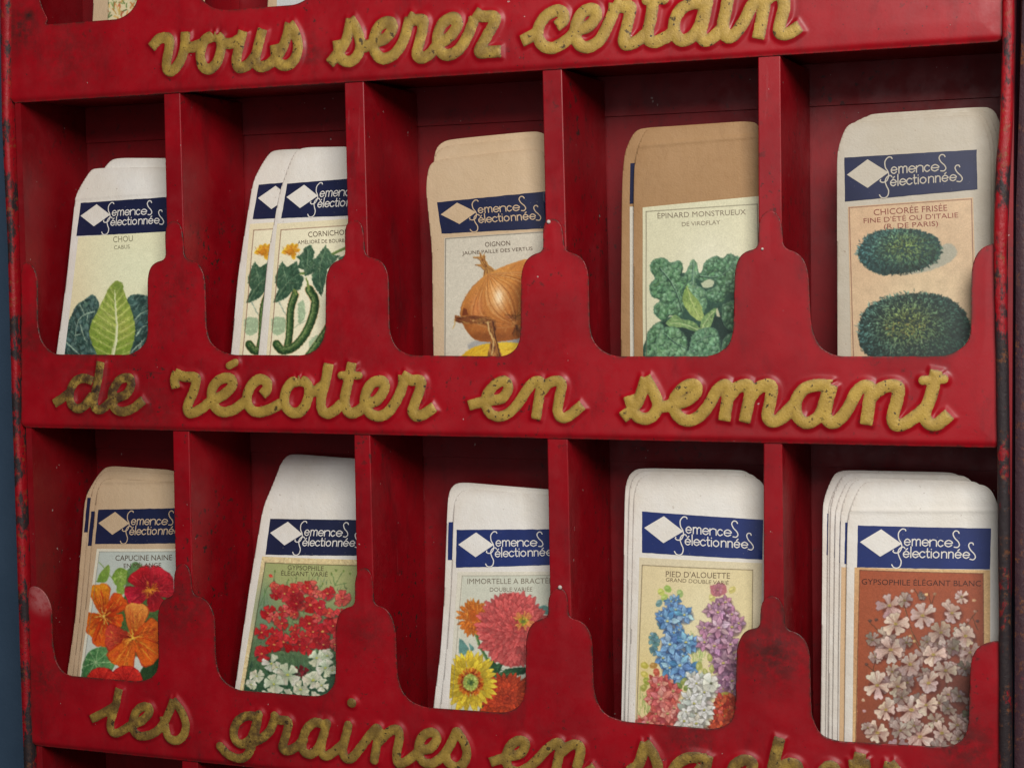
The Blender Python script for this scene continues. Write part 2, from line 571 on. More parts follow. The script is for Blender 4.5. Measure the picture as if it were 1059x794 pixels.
TOP_WORDS = [
    ('vous', 5.9, 0.42, [W7(s) for s in (
        [(52, 228), (95, 182), (148, 177), (157, 220), (140, 320), (145, 368), (178, 372), (225, 310), (248, 230), (253, 148)],
        [(250, 238), (300, 230), (345, 215)],
        [(430, 160), (370, 190), (345, 270), (355, 340), (395, 366), (440, 330), (468, 250), (465, 185), (430, 160)],
        [(468, 205), (530, 208), (585, 180)],
        [(600, 142), (580, 220), (562, 315), (580, 355), (630, 340), (672, 290)],
        [(720, 130), (695, 220), (678, 310), (705, 350), (770, 328), (830, 260), (865, 180), (885, 95)],
        [(888, 95), (922, 155), (937, 230), (917, 305), (865, 343), (812, 318), (795, 225)])]),
    ('serez', 5.9, 0.36, [W8(s) for s in (
        [(42, 345), (82, 295), (130, 215), (152, 115)],
        [(152, 112), (188, 175), (206, 250), (188, 310), (145, 340), (98, 318), (80, 232)],
        [(215, 265), (270, 242), (340, 215), (380, 165), (374, 128), (335, 128), (297, 162), (277, 230), (287, 290), (330, 325), (390, 300), (440, 228), (475, 110)],
        [(472, 95), (500, 112), (548, 115), (547, 160), (525, 250), (515, 300), (540, 320), (588, 298), (632, 245), (690, 210), (735, 150), (730, 107), (690, 107), (647, 147), (627, 220), (642, 280), (682, 305), (740, 280), (790, 208), (830, 110)],
        [(838, 75), (870, 93), (940, 97), (940, 130), (900, 200), (858, 285), (910, 287), (968, 285)])]),
    ('certain', 6.0, 0.36, [W9(s) for s in (
        [(80, 282), (140, 250), (180, 225)],
        [(315, 178), (355, 142), (350, 95), (310, 77), (240, 112), (192, 180), (182, 260), (220, 318), (280, 333), (350, 300), (415, 247), (450, 215), (530, 180), (574, 122), (570, 78), (535, 67), (480, 97), (442, 170), (434, 255), (470, 315), (530, 325), (600, 280), (650, 192), (695, 90), (702, 35)],
        [(705, 28), (745, 48), (808, 52), (805, 110), (775, 230), (765, 285), (790, 308), (850, 288), (905, 245)],
        [(975, -30), (952, 120), (930, 230), (942, 280), (985, 290), (1060, 255)])]
        + [W10(s) for s in (
            [(60, 262), (110, 225)],
            [(325, 30), (250, 25), (170, 62), (122, 142), (122, 230), (165, 280), (230, 262), (288, 190), (325, 65)],
            [(345, 5), (315, 150), (297, 235), (325, 280), (375, 265), (430, 215)],
            [(488, -20), (470, 80), (452, 170), (462, 238), (497, 258), (540, 228), (600, 140), (650, 42), (700, 2), (732, 25), (720, 120), (693, 258)],
            [(735, 20), (790, -30), (855, -20), (868, 60), (843, 160), (836, 215), (865, 238), (910, 228), (968, 190)])]),
    ('crossbar of t', 4.2, 0.2, [W9([(918, 8), (1045, 4)])]),
]
LOW_WORDS = [
    ('les', 5.0, 0.6, [W11(s) for s in (
        [(62, 255), (120, 226), (180, 190)],
        [(208, 98), (192, 180), (164, 270), (168, 320), (197, 333), (240, 312), (282, 285), (330, 268), (375, 222), (370, 192), (335, 190), (302, 220), (284, 270), (294, 328), (335, 350), (400, 333), (450, 285), (487, 210), (505, 158)],
        [(507, 155), (553, 220), (574, 290), (560, 348), (520, 374), (476, 350), (452, 250)])]),
    ('graines', 5.1, 0.58, [W12(s) for s in (
        [(280, 212), (215, 208), (160, 237), (134, 300), (147, 358), (192, 378), (240, 340), (272, 250)],
        [(285, 200), (262, 310), (240, 400), (210, 450), (165, 465), (100, 440), (52, 392)],
        [(245, 370), (310, 340), (358, 290), (382, 222)],
        [(382, 208), (410, 232), (458, 237), (465, 268), (440, 360), (430, 400), (455, 420), (510, 398), (560, 350)],
        [(685, 262), (630, 247), (582, 282), (553, 350), (558, 418), (600, 440), (650, 400), (685, 310)],
        [(700, 252), (675, 340), (665, 418), (692, 450), (740, 428), (795, 380)],
        [(830, 265), (815, 330), (797, 410), (812, 460), (850, 463), (900, 408), (950, 340), (998, 285), (1016, 300), (1010, 350), (988, 475)],
        [(850, 128), (853, 129)])]
        + [W13(s) for s in (
            [(58, 185), (105, 138), (142, 130), (150, 170), (138, 230), (142, 280), (168, 280), (205, 258), (245, 225), (290, 215), (320, 175), (310, 147), (280, 145), (247, 175), (237, 225), (252, 270), (290, 285), (335, 262), (370, 220), (395, 172), (410, 140)],
            [(415, 142), (445, 190), (457, 240), (440, 285), (410, 299), (372, 280), (360, 242)])]),
    ('en', 5.1, 0.55, [W13(s) for s in (
        [(570, 277), (640, 255), (700, 240), (725, 202), (715, 182), (685, 182), (652, 210), (637, 260), (652, 308), (700, 320), (760, 285), (820, 222), (868, 190), (885, 205), (875, 260), (860, 330)],
        [(878, 242), (930, 202), (968, 200), (975, 240), (957, 315), (980, 338), (1035, 305)])]),
    ('sachets', 5.6, 0.6, [W14(s) for s in (
        [(45, 250), (80, 222), (105, 145)], [(108, 142), (140, 190), (155, 240), (140, 285), (110, 298), (75, 280)],
        [(340, 202), (280, 197), (232, 222), (207, 270), (217, 318), (270, 318), (325, 235)], [(350, 195), (330, 300), (355, 330), (420, 300)],
        [(520, 250), (523, 218), (490, 207), (452, 232), (437, 290), (470, 330), (540, 300)],
        [(630, 125), (608, 220), (590, 320)], [(600, 285), (650, 228), (690, 222), (703, 250), (690, 320), (730, 330)],
        [(770, 300), (835, 258), (845, 238), (820, 232), (792, 270), (805, 325), (880, 300)],
        [(945, 185), (930, 250), (920, 320), (960, 330)], [(908, 228), (978, 226)],
        [(1000, 310), (1050, 262), (1062, 222)], [(1064, 222), (1090, 260), (1098, 300), (1070, 330), (1040, 310)])]),
]


def smoothstep(a, b, x):
    t = np.clip((x - a) / (b - a), 0, 1)
    return t * t * (3 - 2 * t)


def round_off(P, cut=0.0016, it=3):
    """soften a polygon's corners, never eating more than cut from an edge"""
    P = np.asarray(P, float)
    for k in range(it):
        out = []
        n = len(P)
        for i in range(n):
            p, q = P[i], P[(i + 1) % n]
            L = np.hypot(*(q - p)) + 1e-12
            t = min(0.25, cut / L)
            out += [p + (q - p) * t, q + (p - q) * t]
        P = np.array(out)
        cut *= 0.5
    return P


def front_sheet(parent, outline, words, seed, label, grimes=(), curl=None, tab_sheen=None):
    outline = round_off(outline)
    cell = 0.00058
    x0, x1 = outline[:, 0].min() - 0.002, outline[:, 0].max() + 0.002
    z0, z1 = outline[:, 1].min() - 0.002, outline[:, 1].max() + 0.002
    xs, zs = np.arange(x0, x1, cell), np.arange(z0, z1, cell)
    X, Z = np.meshgrid(xs, zs)
    sd = poly_sd(X, Z, outline)
    dmin = np.full(X.shape, 1.0)
    Dw = []
    for (w, wid, tar, strokes) in words:
        wid *= 0.92
        lines = [catmull(FRONT.hit(s), 5) for s in strokes]
        d = stroke_dist(X, Z, lines, 0.012, wid * 0.0005 if wid > 4.1 and w != "graines" else 0.0) - wid * 0.0005
        dmin = np.minimum(dmin, d)
        Dw.append((w, tar, d))
    # pressed relief: domed letters, soft flanks, a shallow gutter round them
    H = 0.00125
    inside = np.clip(-dmin / 0.0028, 0, 1)
    h = np.where(dmin < 0, H * (0.72 + 0.28 * (1 - (1 - inside) ** 2)), H * 0.72 * (1 - smoothstep(-0.0004, 0.0020, dmin)))
    h = h - 0.00004 * np.exp(-((dmin - 0.0031) / 0.0014) ** 2)
    # dents and slack of hand-bent tin
    slack = 0.0016 * (fbm(X * 11, Z * 11, seed, 2) - 0.5) + 0.00022 * (fbm(X * 45, Z * 45, seed + 9, 2) - 0.5)
    slack *= smoothstep(0.0, 0.010, np.minimum(-sd, 1))
    lip = 0.0011 * np.exp(-((Z - (z0 + 0.002)) / 0.0016) ** 2)          # bottom edge rolled back
    y = -h - slack + lip
    if curl:
        # the torn-free end tab is bent back and faces the light
        wx = 1 - smoothstep(curl[0] - 0.002, curl[0] + 0.004, X)
        y = y + wx * 0.22 * np.maximum(Z - curl[1], 0)
    edge = np.exp(sd / 0.0007)
    gr = np.zeros(X.shape)
    for (px, r, k) in grimes:
        c = FRONT.hit([px])[0]
        gr = np.maximum(gr, k * np.exp(-(((X - c[0]) ** 2 + (Z - c[1]) ** 2) / r ** 2)))
    sheen_amt = np.zeros(X.shape)
    if tab_sheen:
        c = FRONT.hit([tab_sheen[0]])[0]
        sheen_amt = tab_sheen[2] * np.exp(-(((X - c[0]) ** 2 + (Z - c[1]) ** 2) / tab_sheen[1] ** 2) ** 2)  # spot on the tab that carries the painted reflection
    V, Fc = clip_grid(X, Z, sd, (y, edge, gr, sheen_amt))
    o = mesh_obj('front_panel', np.stack([V[:, 0], V[:, 2], V[:, 1]], 1), Fc, M_SHEET, parent, attrs={'edge': V[:, 3], 'grime': V[:, 4], 'tab_sheen': V[:, 5]})
    o['label'] = label
    solid(o, 0.0008)
    jag = 0.00045 * (fbm(X * 900, Z * 900, seed + 3, 2) - 0.5)
    done = {}
    for (w, tar, d) in Dw:
        key = w
        if w.startswith('accent') or w.startswith('crossbar of t') and 'récolter' in done:
            key = 'récolter'
        elif w.startswith('crossbar of final'):
            key = 'semant'
        elif w.startswith('crossbar'):
            key = 'certain'
        if key in done:
            done[key] = (np.minimum(done[key][0], d), tar)
        else:
            done[key] = (d, tar)
    for w, (d, tar) in done.items():
        m = np.argwhere(d < 0.002)
        j0, i0 = m.min(0)
        j1, i1 = m.max(0) + 1
        s = np.s_[max(j0, 0):j1 + 1, max(i0, 0):i1 + 1]
        Xs, Zs = X[s], Z[s]
        dd = np.maximum(d[s] + jag[s], sd[s] + 0.0012)
        te = np.clip(tar * (0.5 + 1.3 * fbm(Xs * 45, Zs * 45, seed + 21, 2)), 0, 1)
        ed = np.exp(np.minimum(d[s], 0) / 0.0006)
        V, Fc = clip_grid(Xs, Zs, dd, (y[s] - 0.00016, te, ed))
        lo = mesh_obj('lettering', np.stack([V[:, 0], V[:, 2], V[:, 1]], 1), Fc, M_GOLD, o, attrs={'tarnish': V[:, 3], 'edge': V[:, 4]})
        lo['label'] = 'raised gold script word %s' % w
    return o


rack = empty('seed_rack', (0.25, 0.03, -0.32), 'old red metal seed rack with raised gold script and rusty edges holding all the packets', 'rack')

mid = FRONT.hit(ROW_MID)
mid[0, 1] = mid[-1, 1] = 0.0
low = FRONT.hit(ROW_LOW)
low[0, 1] = low[-1, 1] = Z_EDGE[2]
top = mid.copy()
top[:, 1] += 0.16938
top[2:9, 0] = top[2:9, 0] + np.array([0, -.001, .004, .006, .007, .008, .007])   # bent-over corner of the top pocket
front_sheet(rack, mid, MID_WORDS, 3, 'middle red front with gold words de récolter en semant',
            [((100, 395), 0.022, 0.45), ((480, 350), 0.01, 0.25), ((180, 300), 0.012, 0.4), ((30, 350), 0.012, 0.5), ((160, 425), 0.012, 0.4)])
front_sheet(rack, top, TOP_WORDS, 5, 'top red front with gold words vous serez certain',
            [((70, 55), 0.02, 0.42), ((20, 30), 0.012, 0.8), ((320, 55), 0.008, 0.6), ((30, 17), 0.004, 1.0)])
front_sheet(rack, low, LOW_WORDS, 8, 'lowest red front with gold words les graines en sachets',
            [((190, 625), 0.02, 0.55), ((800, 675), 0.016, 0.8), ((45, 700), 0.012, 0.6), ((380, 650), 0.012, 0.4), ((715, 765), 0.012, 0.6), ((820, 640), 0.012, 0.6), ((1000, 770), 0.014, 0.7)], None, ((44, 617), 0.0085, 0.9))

XL, XR = 0.0085, 0.4995
ZB, ZT = -0.335, 0.365
V, Fc = boxes([(XL - 0.004, XR + 0.004, DEPTH, DEPTH + 0.0012, ZB, ZT)])
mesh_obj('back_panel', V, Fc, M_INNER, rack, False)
for ze in (0.16938 * 2, 0.16938, 0.0, -0.17034):
    # shelf: floor of one row, roof of the next, with its rear flange turned down on the back panel
    x0, x1 = XL + 0.0004, XR - 0.0004
    zc = ze + 0.0016
    prof = [(0.0010, zc), (DEPTH - 0.0012, zc + 0.0012), (DEPTH - 0.0012, ze - 0.0165), (DEPTH - 0.0003, ze - 0.0167),
            (DEPTH - 0.0003, zc + 0.0021), (0.0010, zc + 0.0009)]
    V = [(x0, y, z) for y, z in prof] + [(x1, y, z) for y, z in prof]
    n = len(prof)
    Fc = [[i, (i + 1) % n, n + (i + 1) % n, n + i] for i in range(n)]
    Fc += [[0, 5, 4, 1], [1, 4, 3, 2], [n, n + 1, n + 4, n + 5], [n + 1, n + 2, n + 3, n + 4]]
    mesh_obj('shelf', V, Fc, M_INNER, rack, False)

rows = [(0.0028, 0.16938 + 0.0004), (0.16938 + 0.0028, 2 * 0.16938 + 0.0004), (-0.17034 + 0.0028, 0.0004), (-0.333, -0.17034 + 0.0004)]
DIV_PX = {1: ((167.3, 184.5), (178.5, 194.5)), 2: ((355.3, 375), (364, 382)), 3: ((559.5, 580.5), (566.5, 586.5)), 4: ((784, 806.5), (787.5, 808.5))}
for ri, (z0, z1) in enumerate(rows):
    for k in range(1, 5):
        pxs = DIV_PX[k][0 if ri < 2 else 1]
        pa = FRONT.hit([(pxs[0], 100 if ri < 2 else 480), (pxs[1], 100 if ri < 2 else 480)])
        pb = FRONT.hit([(DIV_PX[k][0][0] + (3.5 if k < 4 else 0.5), 250), (DIV_PX[k][0][1] + (4 if k < 4 else 1.5), 250)]) if ri < 2 else \
            FRONT.hit([(pxs[0] + (2 if k < 4 else 0), 590), (pxs[1] + (2.5 if k < 4 else 1.5), 590)])
        zt, zb = (0.163, 0.09) if ri < 2 else (-0.015, -0.07)
        V = []
        for z in (z0, z1):
            t = (z - zb) / (zt - zb)
            t = min(max(t, -1.5), 1.3)
            if ri in (1, 3):
                t = 0.5
            xa, xb = pb[0, 0] * (1 - t) + pa[0, 0] * t, pb[1, 0] * (1 - t) + pa[1, 0] * t
            xa += 0.0006 * math.sin(k * 3 + ri)
            V += [(xa, 0.0016, z), (xb, 0.0016, z), (xb + 0.0002, 0.005, z), (xb + 0.0036, DEPTH - 0.0013, z), (xa + 0.0016, DEPTH - 0.0013, z), (xa, 0.005, z)]
        n = 6
        Fc = [[i, (i + 1) % n, n + (i + 1) % n, n + i] for i in range(n)] + [list(range(n))[::-1], list(range(n, 2 * n))]
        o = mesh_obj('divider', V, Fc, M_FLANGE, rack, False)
        bevel(o, 0.0005, 2)


def ribbon_bar(name, left_px, right_px, y0, y1, mat, label=None):
    """rolled sheet edge: a bar whose two long edges follow the measured, slightly wavy outline"""
    a, b = FRONT.hit(left_px), FRONT.hit(right_px)
    zz = np.linspace(ZB, ZT, 90)
    xa = np.interp(zz, a[::-1, 1], a[::-1, 0])
    xb = np.interp(zz, b[::-1, 1], b[::-1, 0])
    xa = xa + 0.0004 * (fbm(zz * 60, zz * 0, 3) - 0.5)
    xb = xb + 0.0005 * (fbm(zz * 60, zz * 0 + 5, 4) - 0.5)
    prof = [(0.0, y0 + 0.004), (0.04, y0 + 0.0012), (0.2, y0), (0.8, y0), (0.96, y0 + 0.0012), (1.0, y0 + 0.004), (1.0, y1), (0.0, y1)]
    V, Fc = [], []
    n = len(prof)
    for x0_, x1_, z in zip(xa, xb, zz):
        V += [(x0_ + (x1_ - x0_) * p, y, z) for p, y in prof]
    for j in range(len(zz) - 1):
        for i in range(n):
            Fc.append([j * n + i, j * n + (i + 1) % n, (j + 1) * n + (i + 1) % n, (j + 1) * n + i])
    Fc += [list(range(n))[::-1], [(len(zz) - 1) * n + i for i in range(n)]]
    o = mesh_obj(name, V, Fc, mat, rack)
    if label:
        o['label'] = label
    return o


ribbon_bar('edge_rim', [(0, -60), (1.5, 30), (3, 120), (9, 250), (14.5, 440), (17.5, 540), (22, 690), (27, 830)],
           [(12.5, -60), (12, 30), (11, 120), (16.5, 250), (21.5, 440), (26.5, 540), (31, 690), (36, 830)], -0.0022, DEPTH + 0.001, M_RIML, 'narrow red rim flecked with rust')
ribbon_bar('edge_rim', [(1037.5, -60), (1036, 60), (1034, 130), (1029.5, 170), (1027, 250), (1029.5, 360), (1031, 460), (1033, 640), (1032.5, 830)],
           [(1051, -60), (1049.5, 60), (1048, 130), (1045.5, 175), (1041.5, 260), (1043, 360), (1044.5, 460), (1045.5, 640), (1047, 830)], -0.0035, DEPTH + 0.001, M_RIM, 'dark rusty rim beside the white blossom packets')
# outer flank of the rack, dark old paint, turning away behind the rim
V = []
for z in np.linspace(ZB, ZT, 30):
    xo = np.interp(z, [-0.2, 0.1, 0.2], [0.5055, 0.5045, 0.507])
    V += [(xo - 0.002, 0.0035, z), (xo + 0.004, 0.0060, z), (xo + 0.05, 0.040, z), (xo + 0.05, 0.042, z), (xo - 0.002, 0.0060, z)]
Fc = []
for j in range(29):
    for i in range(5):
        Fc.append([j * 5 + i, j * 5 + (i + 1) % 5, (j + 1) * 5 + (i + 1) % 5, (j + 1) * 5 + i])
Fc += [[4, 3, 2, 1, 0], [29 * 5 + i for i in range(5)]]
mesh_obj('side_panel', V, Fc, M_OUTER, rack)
# inner end walls, butted between rims and back
V, Fc = boxes([(XL - 0.0035, XL, 0.0015, DEPTH - 0.0003, ZB, ZT), ])
mesh_obj('side_wall', V, Fc, M_INNER, rack, False)
V, Fc = boxes([(XR, XR + 0.002, 0.0015, DEPTH - 0.0003, ZB, ZT), ])
mesh_obj('side_wall', V, Fc, M_INNER, rack, False)

# rivets that pin the tabs to the dividers
M_TIN = ink('bare_tin', (0.50, 0.44, 0.40), 0.0)
for (px, r) in (((567.5, 229.5), 0.00095), ((579.3, 607), 0.00100), ((788.5, 257.5), 0.0006)):
    c = FRONT.hit([px])[0]
    V, Fc = [], []
    for j, (rr, yy) in enumerate(((1.0, -0.0002), (0.85, -0.0006), (0.45, -0.0009))):
        V += [(c[0] + r * rr * math.cos(t * math.pi / 6), yy, c[1] + r * rr * math.sin(t * math.pi / 6)) for t in range(12)]
    for j in range(2):
        Fc += [[j * 12 + t, j * 12 + (t + 1) % 12, (j + 1) * 12 + (t + 1) % 12, (j + 1) * 12 + t] for t in range(12)]
    Fc.append([24 + t for t in range(12)])
    mesh_obj('rivet', V, Fc, M_TIN, rack)

#@@PACKETS@@
# ------------------------------------------------------------------ printing: pictures are painted into the vertex colours of fine card meshes
class Canvas:
    S = 2.6

    def __init__(self, box, bg):
        self.x0, self.y0, self.x1, self.y1 = box
        w, h = int((self.x1 - self.x0) * self.S), int((self.y1 - self.y0) * self.S)
        self.a = np.empty((h, w, 3))
        self.a[:] = np.asarray(bg, float) / 255
        ys, xs = np.mgrid[0:h, 0:w]
        self.X, self.Y = self.x0 + (xs + .5) / self.S, self.y0 + (ys + .5) / self.S
        self.mask = None

    def sl(self, xa, ya, xb, yb):
        h, w = self.a.shape[:2]
        i0, i1 = int((xa - self.x0) * self.S) - 1, int((xb - self.x0) * self.S) + 2
        j0, j1 = int((ya - self.y0) * self.S) - 1, int((yb - self.y0) * self.S) + 2
        i0, j0, i1, j1 = max(i0, 0), max(j0, 0), min(i1, w), min(j1, h)
        if i1 <= i0 or j1 <= j0:
            return None
        return np.s_[j0:j1, i0:i1]

    def put(self, s, cov, col):
        if self.mask is not None:
            cov = cov * self.mask[s]
        cov = np.clip(cov, 0, 1)[..., None]
        self.a[s] = self.a[s] * (1 - cov) + col * cov

    def poly(self, P, col, soft=0.5, alpha=1.0, col2=None, g=None, smooth=False, rough=0.0, seed=0):
        P = np.asarray(P, float)
        if smooth:
            P = catmull(np.vstack([P, P[:1]]), 5)[:-1]
        m = soft + rough + .6
        s = self.sl(P[:, 0].min() - m, P[:, 1].min() - m, P[:, 0].max() + m, P[:, 1].max() + m)
        if s is None:
            return
        X, Y = self.X[s], self.Y[s]
        d = poly_sd(X, Y, P)
        if rough:
            d = d + rough * 2 * (fbm(X * 1.3 / max(rough, .3), Y * 1.3 / max(rough, .3), seed, 2) - .5)
        cov = np.clip(.5 - d / max(soft, .25), 0, 1) * alpha
        c = np.asarray(col, float) / 255
        if col2 is not None:
            (ax, ay), (bx, by) = g
            L = (bx - ax) ** 2 + (by - ay) ** 2
            t = np.clip(((X - ax) * (bx - ax) + (Y - ay) * (by - ay)) / L, 0, 1)[..., None]
            c = c * (1 - t) + np.asarray(col2, float) / 255 * t
        self.put(s, cov, c)

    def stroke(self, P, w0, w1, col, alpha=1.0, soft=0.5, smooth=True):
        P = np.asarray(P, float)
        if smooth and len(P) > 2:
            P = catmull(P, 4)
        m = max(w0, w1) + soft + .5
        s = self.sl(P[:, 0].min() - m, P[:, 1].min() - m, P[:, 0].max() + m, P[:, 1].max() + m)
        if s is None:
            return
        X, Y = self.X[s], self.Y[s]
        D = np.full(X.shape, 9.0)
        n = len(P) - 1
        for i in range(n):
            w = w0 + (w1 - w0) * (i + .5) / n
            D = np.minimum(D, seg_dist(X, Y, P[i], P[i + 1]) - w / 2)
        self.put(s, np.clip(.5 - D / soft, 0, 1) * alpha, np.asarray(col, float) / 255)

    def blob(self, x, y, rx, ry, col, alpha=1.0, soft=0.6, ang=0.0):
        r = max(rx, ry) + soft
        s = self.sl(x - r, y - r, x + r, y + r)
        if s is None:
            return
        ca, sa = math.cos(ang), math.sin(ang)
        dx, dy = self.X[s] - x, self.Y[s] - y
        u, v = dx * ca + dy * sa, -dx * sa + dy * ca
        d = (np.hypot(u / rx, v / ry) - 1) * min(rx, ry)
        self.put(s, np.clip(.5 - d / soft, 0, 1) * alpha, np.asarray(col, float) / 255)

    def glow(self, x, y, rx, ry, col, alpha):
        """broad soft wash of one printed tint"""
        g = alpha * np.exp(-(((self.X - x) / rx) ** 2 + ((self.Y - y) / ry) ** 2))
        self.put(np.s_[:, :], g, np.asarray(col, float) / 255)

    def clip(self, P=None, smooth=True):
        if P is None:
            self.mask = None
            return
        P = np.asarray(P, float)
        if smooth:
            P = catmull(np.vstack([P, P[:1]]), 5)[:-1]
        self.mask = np.clip(.5 - poly_sd(self.X, self.Y, P) / .5, 0, 1)

    def mottle(self, amt, scale, seed=0, P=None):
        f = 1 + amt * 2 * (fbm(self.X * scale, self.Y * scale, seed, 3) - .5)
        if self.mask is not None:
            f = 1 + (f - 1) * self.mask
        self.a *= f[..., None]

    def dabs(self, n, bg, k=.3, ln=2.4, w=1.1, thr=.13):
        """brushwork: short strokes in the local colour, lighter and darker"""
        bg = np.asarray(bg, float) / 255
        h, wd = self.a.shape[:2]
        src = self.a.copy()
        for q in range(n):
            i, j = int(rng.integers(2, wd - 2)), int(rng.integers(2, h - 2))
            c = src[j, i]
            if np.abs(c - bg).sum() < thr * 3:
                continue
            f = 1 + R(-k, k * 1.15)
            x, y = self.X[j, i], self.Y[j, i]
            g = src[j + 2, i] - src[j - 2, i], src[j, i + 2] - src[j, i - 2]
            t = math.atan2(g[1].sum() * -1, g[0].sum() + 1e-6) + math.pi / 2 * 0 + R(-.7, .7)
            t = math.atan2(-g[1].sum(), g[0].sum() + 1e-6) if abs(g[0].sum()) + abs(g[1].sum()) > .15 else R(0, 6.28)
            dx, dy = math.cos(t) * ln * R(.3, .7), math.sin(t) * ln * R(.3, .7)
            self.stroke([(x - dx, y - dy), (x + dx, y + dy)], w * R(.6, 1.2), w * .4, np.clip(c * f + (R(-.02, .03)), 0, 1) * 255, R(.35, .75), .6, False)

    def finish(self, sat=.86, soft=.28, grain=.028, seed=5):
        # uneven inking: outlines wander a little
        px = np.stack([(self.X + 1.0 * (fbm(self.X * .55, self.Y * .55, seed + 11, 2) - .5)).ravel(), (self.Y + 1.0 * (fbm(self.X * .55, self.Y * .55, seed + 17, 2) - .5)).ravel()], 1)
        self.a = self.sample(px).reshape(self.a.shape)
        """litho print: slightly soft, a little faded, with stone grain"""
        A = self.a
        for ax in (0, 1):
            A = A * (1 - soft) + soft * .5 * (np.roll(A, 1, ax) + np.roll(A, -1, ax))
        g = A @ np.array([.3, .59, .11])
        A = g[..., None] + (A - g[..., None]) * sat
        n1 = fbm(self.X * 1.1, self.Y * 1.1, seed, 2) - .5
        n2 = fbm(self.X * .22, self.Y * .22, seed + 4, 2) - .5
        A = A * (1 + grain * 2.4 * n1 + grain * 1.2 * n2)[..., None]
        self.a = np.clip(A, 0, 1)
        for p, q, w, col, al in getattr(self, 'frames', []):
            self.stroke([p, q], w, w, col, al * .8, .5, False)
        return self

    def sample(self, px):
        h, w = self.a.shape[:2]
        fx = np.clip((px[:, 0] - self.x0) * self.S - .5, 0, w - 1.001)
        fy = np.clip((px[:, 1] - self.y0) * self.S - .5, 0, h - 1.001)
        i, j = fx.astype(int), fy.astype(int)
        u, v = (fx - i)[:, None], (fy - j)[:, None]
        A = self.a
        return np.clip((A[j, i] * (1 - u) + A[j, i + 1] * u) * (1 - v) + (A[j + 1, i] * (1 - u) + A[j + 1, i + 1] * u) * v, 0, 1)


def R(a, b):
    return rng.uniform(a, b)


def vary(c, k):
    return np.clip(np.asarray(c, float) + rng.normal(0, k * .35, 3) + rng.normal(0, k * 1.1), 0, 255)


def inpoly(P, n):
    P = np.asarray(P, float)
    out = []
    lo, hi = P.min(0), P.max(0)
    while len(out) < n:
        q = lo + rng.random((n * 3, 2)) * (hi - lo)
        d = poly_sd(q[:, 0][None], q[:, 1][None], P)[0]
        out += q[d < 0].tolist()
    return np.array(out[:n])


def frame(cv, TL, TR, BR, BL, col=(70, 45, 35), w=0.7, a=0.85):
    cv.frames = [(p, q, w, col, a) for p, q in ((TL, TR), (TR, BR), (TL, BL))]


def petal(cv, x, y, ang, ln, wd, c0, c1, edge=None, streak=0, blunt=0.6, notch=0.0):
    """one painted petal from the heart (x, y) outwards, c0 at the heart to c1 at the tip"""
    ca, sa = math.cos(ang), math.sin(ang)
    prof = [(0.0, .06), (.25, .30), (.55, .47), (.80, .5 * (blunt + .35)), (.95, .30 * blunt + .05), (1.0 - notch, 0.0)]
    pts = [(u * ln, v * wd) for u, v in prof] + [(u * ln, -v * wd) for u, v in prof[-2::-1]]
    P = [(x + u * ca - v * sa, y + u * sa + v * ca) for u, v in pts]
    if edge is not None:
        Q = [(x + (u + .35) * ca - v * 1.12 * sa, y + (u + .35) * sa + v * 1.12 * ca) for u, v in pts]
        cv.poly(Q, edge, .6, .85, smooth=True)
    cv.poly(P, c0, .5, 1, c1, ((x, y), (x + ln * ca, y + ln * sa)), smooth=True)
    for k in range(streak):
        t = R(-.36, .36) * wd
        l0, l1 = R(.1, .35) * ln, R(.6, .95) * ln
        dark = rng.random() < .5
        c = np.asarray(c1, float) * (.72 if dark else 1.0) + (0 if dark else 32)
        cv.stroke([(x + l0 * ca - t * .3 * sa, y + l0 * sa + t * .3 * ca), (x + l1 * ca - t * sa, y + l1 * sa + t * ca)], .35, .6, np.clip(c, 0, 255), .38, .7, False)


def leaf_strokes(cv, P, n, l0, l1, w, cols, ang, spread, a=.7):
    for q in inpoly(P, n):
        t = ang(q) if callable(ang) else ang
        t += R(-spread, spread)
        ln = R(l0, l1)
        c = vary(cols[rng.integers(len(cols))], 9)
        b = R(-.4, .4) * ln
        cv.stroke([q, (q[0] + ln * .5 * math.cos(t) - b * .3 * math.sin(t), q[1] + ln * .5 * math.sin(t) + b * .3 * math.cos(t)), (q[0] + ln * math.cos(t), q[1] + ln * math.sin(t))], w * R(.7, 1.2), w * .35, c, a)


# ---- the pictures, each in the photo's own measure


